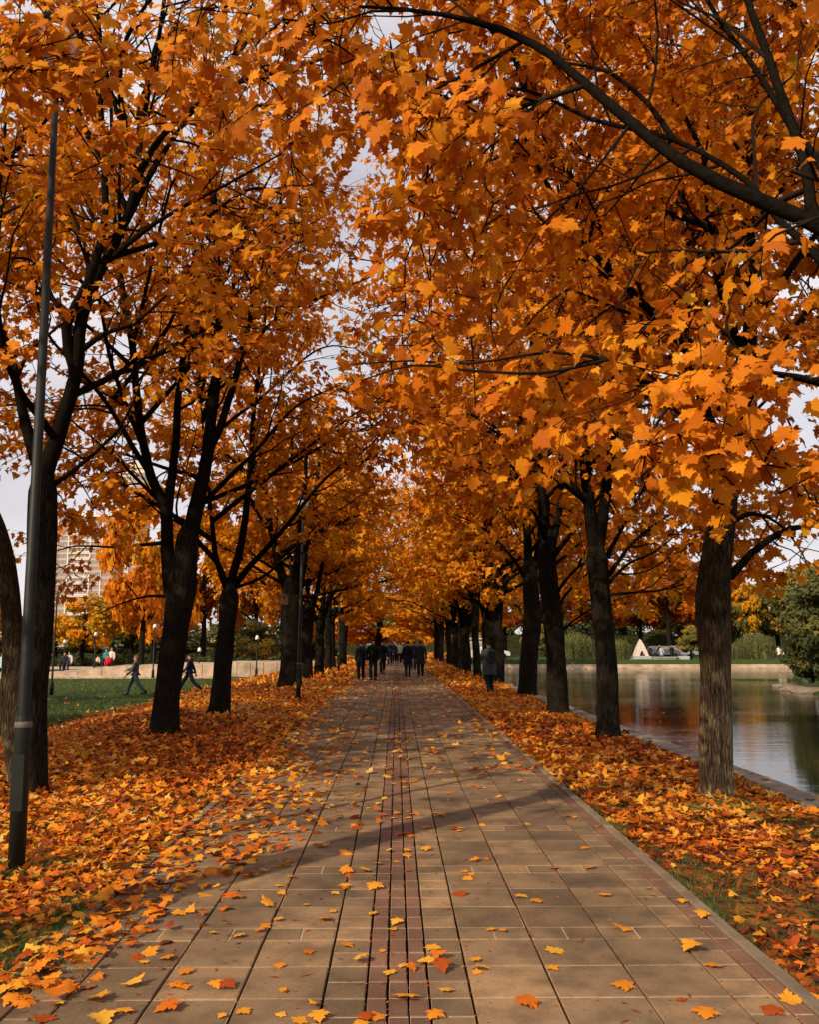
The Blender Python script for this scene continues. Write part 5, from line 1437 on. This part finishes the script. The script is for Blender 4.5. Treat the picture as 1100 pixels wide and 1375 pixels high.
# ------------------------------------------------------------------ far bank things
x = P(860, 863, 101)[0]; z0 = float(gz(x, 101)); tt = empty('tent', (x, 101, z0)); tag(tt, 'white pointed tent like pavilion with a dark arched doorway across the lake', 'tent')
H_ = (863 - 858) / F * 101 + HC - z0 ; Wt = 17 / F * 101 / 2
def tri_wall(y0, y1, nm, m_, sx=1, h=H_, inset=0):
    pass
nrows = 7
for k in range(nrows):
    a, c = k / nrows, (k + .97) / nrows
    def wv(t_): return Wt * (1 - t_) ** .8 + .02
    b = MB(); zz0, zz1 = .45 + (H_ - .45) * a, .45 + (H_ - .45) * c; w0, w1 = wv(a), wv(min(1, (k + 1) / nrows))
    if k < 2:
        dw = .32 - .13 * k
        for sg in (-1, 1):
            b.add([(sg * dw, -w0, zz0), (sg * w0, -w0, zz0), (sg * w1, -w1, zz1), (sg * (dw - .1), -w1, zz1), (sg * w0, w0, zz0), (sg * w1, w1, zz1)], [(0, 1, 2, 3), (1, 4, 5, 2)])
    else:
        b.add([(-w0, -w0, zz0), (w0, -w0, zz0), (w1, -w1, zz1), (-w1, -w1, zz1), (w0, w0, zz0), (w1, w1, zz1), (-w0, w0, zz0), (-w1, w1, zz1)], [(0, 1, 2, 3), (1, 4, 5, 2), (6, 0, 3, 7)])
    b.build('cloth_tier', M_WHITE, tt)
b = MB(); b.box(-.33, .33, -Wt * .55, -Wt * .5, .1, 1.1); b.build('doorway', M_DOOR, tt)
b = MB(); b.box(-Wt * 1.25, Wt * 1.25, -Wt * 1.3, Wt * 1.2, 0, .44, .02); b.build('plinth', M_BLUEWHITE, tt)
# low white railing
q0, q1 = P(852, 863, 99.5)[0], P(914, 863, 99.5)[0]; rl_ = empty('railing', (q0, 99.5, float(gz(q0, 99.5)))); tag(rl_, 'low white railing in front of the tent and cars across the lake', 'railing')
n = 14
for k in range(n + 1):
    b = MB(); xk = (q1 - q0) * k / n; b.box(xk - .03, xk + .03, -.03, .03, 0, .42); b.build('railing_post', M_BLUEWHITE, rl_)
for zz in (.18, .40):
    b = MB(); b.box(0, q1 - q0, -.045, -.031, zz - .08, zz + .02); b.build('rail', M_BLUEWHITE, rl_)
# parked cars
def car(px, d, col, rz, label):
    x = P(px, 863, d)[0]; root = empty('parked_car', (x, d, float(gz(x, d))), rz); tag(root, label, 'car', 'cars parked across the lake')
    cm_ = simple('car_paint', col, .25, .6, .05)
    prof = [(-2.1, .35), (-2.15, .75), (-1.95, .95), (-1.5, 1.0), (-1.1, 1.42), (.5, 1.45), (1.15, 1.02), (1.9, .88), (2.15, .7), (2.15, .35)]
    vs = [(p[0], -.82, p[1]) for p in prof] + [(p[0], .82, p[1]) for p in prof]; n = len(prof)
    fs = [tuple(range(n - 1, -1, -1)), tuple(range(n, 2 * n))] + [(i, (i + 1) % n, n + (i + 1) % n, n + i) for i in range(n)]
    b = MB(); b.add(vs, fs); b.build('body', cm_, root)
    for sy in (-1, 1):
        b = MB(); y_ = sy * .823; b.add([(-1.35, y_, 1.02), (.95, y_, 1.02), (.45, y_, 1.36), (-1.02, y_, 1.36)], [(0, 1, 2, 3)]); b.build('side_window', M_GLASS, root)
        for wx in (-1.3, 1.35):
            b = MB(); b.lathe([(.05, -.1), (.31, -.1), (.33, 0), (.31, .1), (.05, .1)], 14); o = b.build('wheel', cloth((.02, .02, .02)), root, True); o.rotation_euler = (math.pi / 2, 0, 0); o.location = (wx, sy * .78, .33)
    b = MB(); b.add([(.55, -.7, 1.42), (1.13, -.7, 1.05), (1.13, .7, 1.05), (.55, .7, 1.42)], [(0, 1, 2, 3)]); o = b.build('windscreen', M_GLASS, root); o.location = (.012, 0, .012)
car(888, 107, (.09, .10, .12), .2, 'dark grey car parked nearest to the white tent')
car(912, 108, (.22, .25, .28), -.1, 'lighter grey car parked right of the dark grey one')
car(660, 104, (.6, .6, .6), .1, 'white vehicle glimpsed between trunks behind the person in the long coat')
# statue
x = P(1026, 863, 92)[0]; st = empty('statue', (x, 92, float(gz(x, 92)))); tag(st, 'small weathered stone bust on a pedestal at the far bank', 'statue')
b = MB(); b.lathe([(.24, 0), (.24, .12), (.17, .16), (.16, .75), (.22, .80), (.22, .86)], 8); b.build('pedestal', M_ROCK, st)
b = MB(); b.lathe([(.20, .862), (.23, 1.0), (.12, 1.12), (.10, 1.18), (.14, 1.26), (.15, 1.36), (.09, 1.46), (.01, 1.48)], 10); b.build('bust', M_TAN, st, True)
# motorbike
x = P(920, 863, 92)[0]; mb_ = empty('motorbike', (x, 92.3, float(gz(x, 92.3)))); tag(mb_, 'small dark motorbike parked at the far bank left of the thick pale trunk', 'motorbike')
for wx in (-.62, .62):
    b = MB(); b.lathe([(.20, -.04), (.30, -.05), (.32, 0), (.30, .05), (.20, .04)], 16, cap=False); o = b.build('wheel', cloth((.015, .015, .015)), mb_, True); o.rotation_euler = (math.pi / 2, 0, 0); o.location = (wx, 0, .32)
b = MB(); b.add([(-.55, -.12, .45), (.45, -.12, .40), (.55, -.10, .75), (.1, -.12, .85), (-.7, -.12, .80), (-.55, .12, .45), (.45, .12, .40), (.55, .10, .75), (.1, .12, .85), (-.7, .12, .80)],
                 [(4, 3, 2, 1, 0), (5, 6, 7, 8, 9), (0, 1, 6, 5), (1, 2, 7, 6), (2, 3, 8, 7), (3, 4, 9, 8), (4, 0, 5, 9)]); b.build('frame', M_BLUEWHITE, mb_)
b = MB(); b.box(-.75, .0, -.13, .13, .86, .93, .02); b.build('seat', cloth((.02, .02, .02)), mb_)
link('handlebar', limb_tube([(.5, -.32, 1.02), (.45, 0, .95), (.5, .32, 1.02)], [.02, .02, .02]), cloth((.02, .02, .02)), mb_)
# buildings glimpsed between trees across the lake (low white wall)
x0, x1 = P(625, 863, 109)[0], P(668, 863, 109)[0]; bd = empty('low_building', (x0, 109, 0)); tag(bd, 'low white kiosk glimpsed between the dark trunks of the right row', 'kiosk')
b = MB(); b.box(0, x1 - x0, 0, 3, -.2, 2.1); b.build('wall', M_WHITE, bd)
b = MB(); b.box(-.2, x1 - x0 + .2, -.3, 3.2, 2.103, 2.3); b.build('roof', M_BLUEWHITE, bd)
for k in range(3):
    b = MB(); b.box(.5 + k * 1.2, 1.3 + k * 1.2, -.03, -.005, .8, 1.7); b.build('window', M_GLASS, bd)
# rocks at the right bank
for k, (px, py, s_) in enumerate(((1070, 927, .5), (1092, 930, .6), (1052, 922, .35))):
    q = G(px, py, WZ); b = bmesh.new(); bmesh.ops.create_icosphere(b, subdivisions=2, radius=1)
    for v in b.verts:
        v.co *= 1 + .18 * math.sin(v.co.x * 5 + k) * math.cos(v.co.y * 4 + v.co.z * 3)
    me = bpy.data.meshes.new('rock'); b.to_mesh(me); b.free(); o = link('rock', me, M_ROCK); o.location = (q[0], q[1], WZ + .02); o.scale = (s_ * 1.9, s_ * 1.2, s_ * .5)
    tag(o, ('flat brown rock in the water under the overhanging shrub', 'larger brown rock at the right edge of the lake', 'small rock at the tip of the right bank')[k], 'rock')
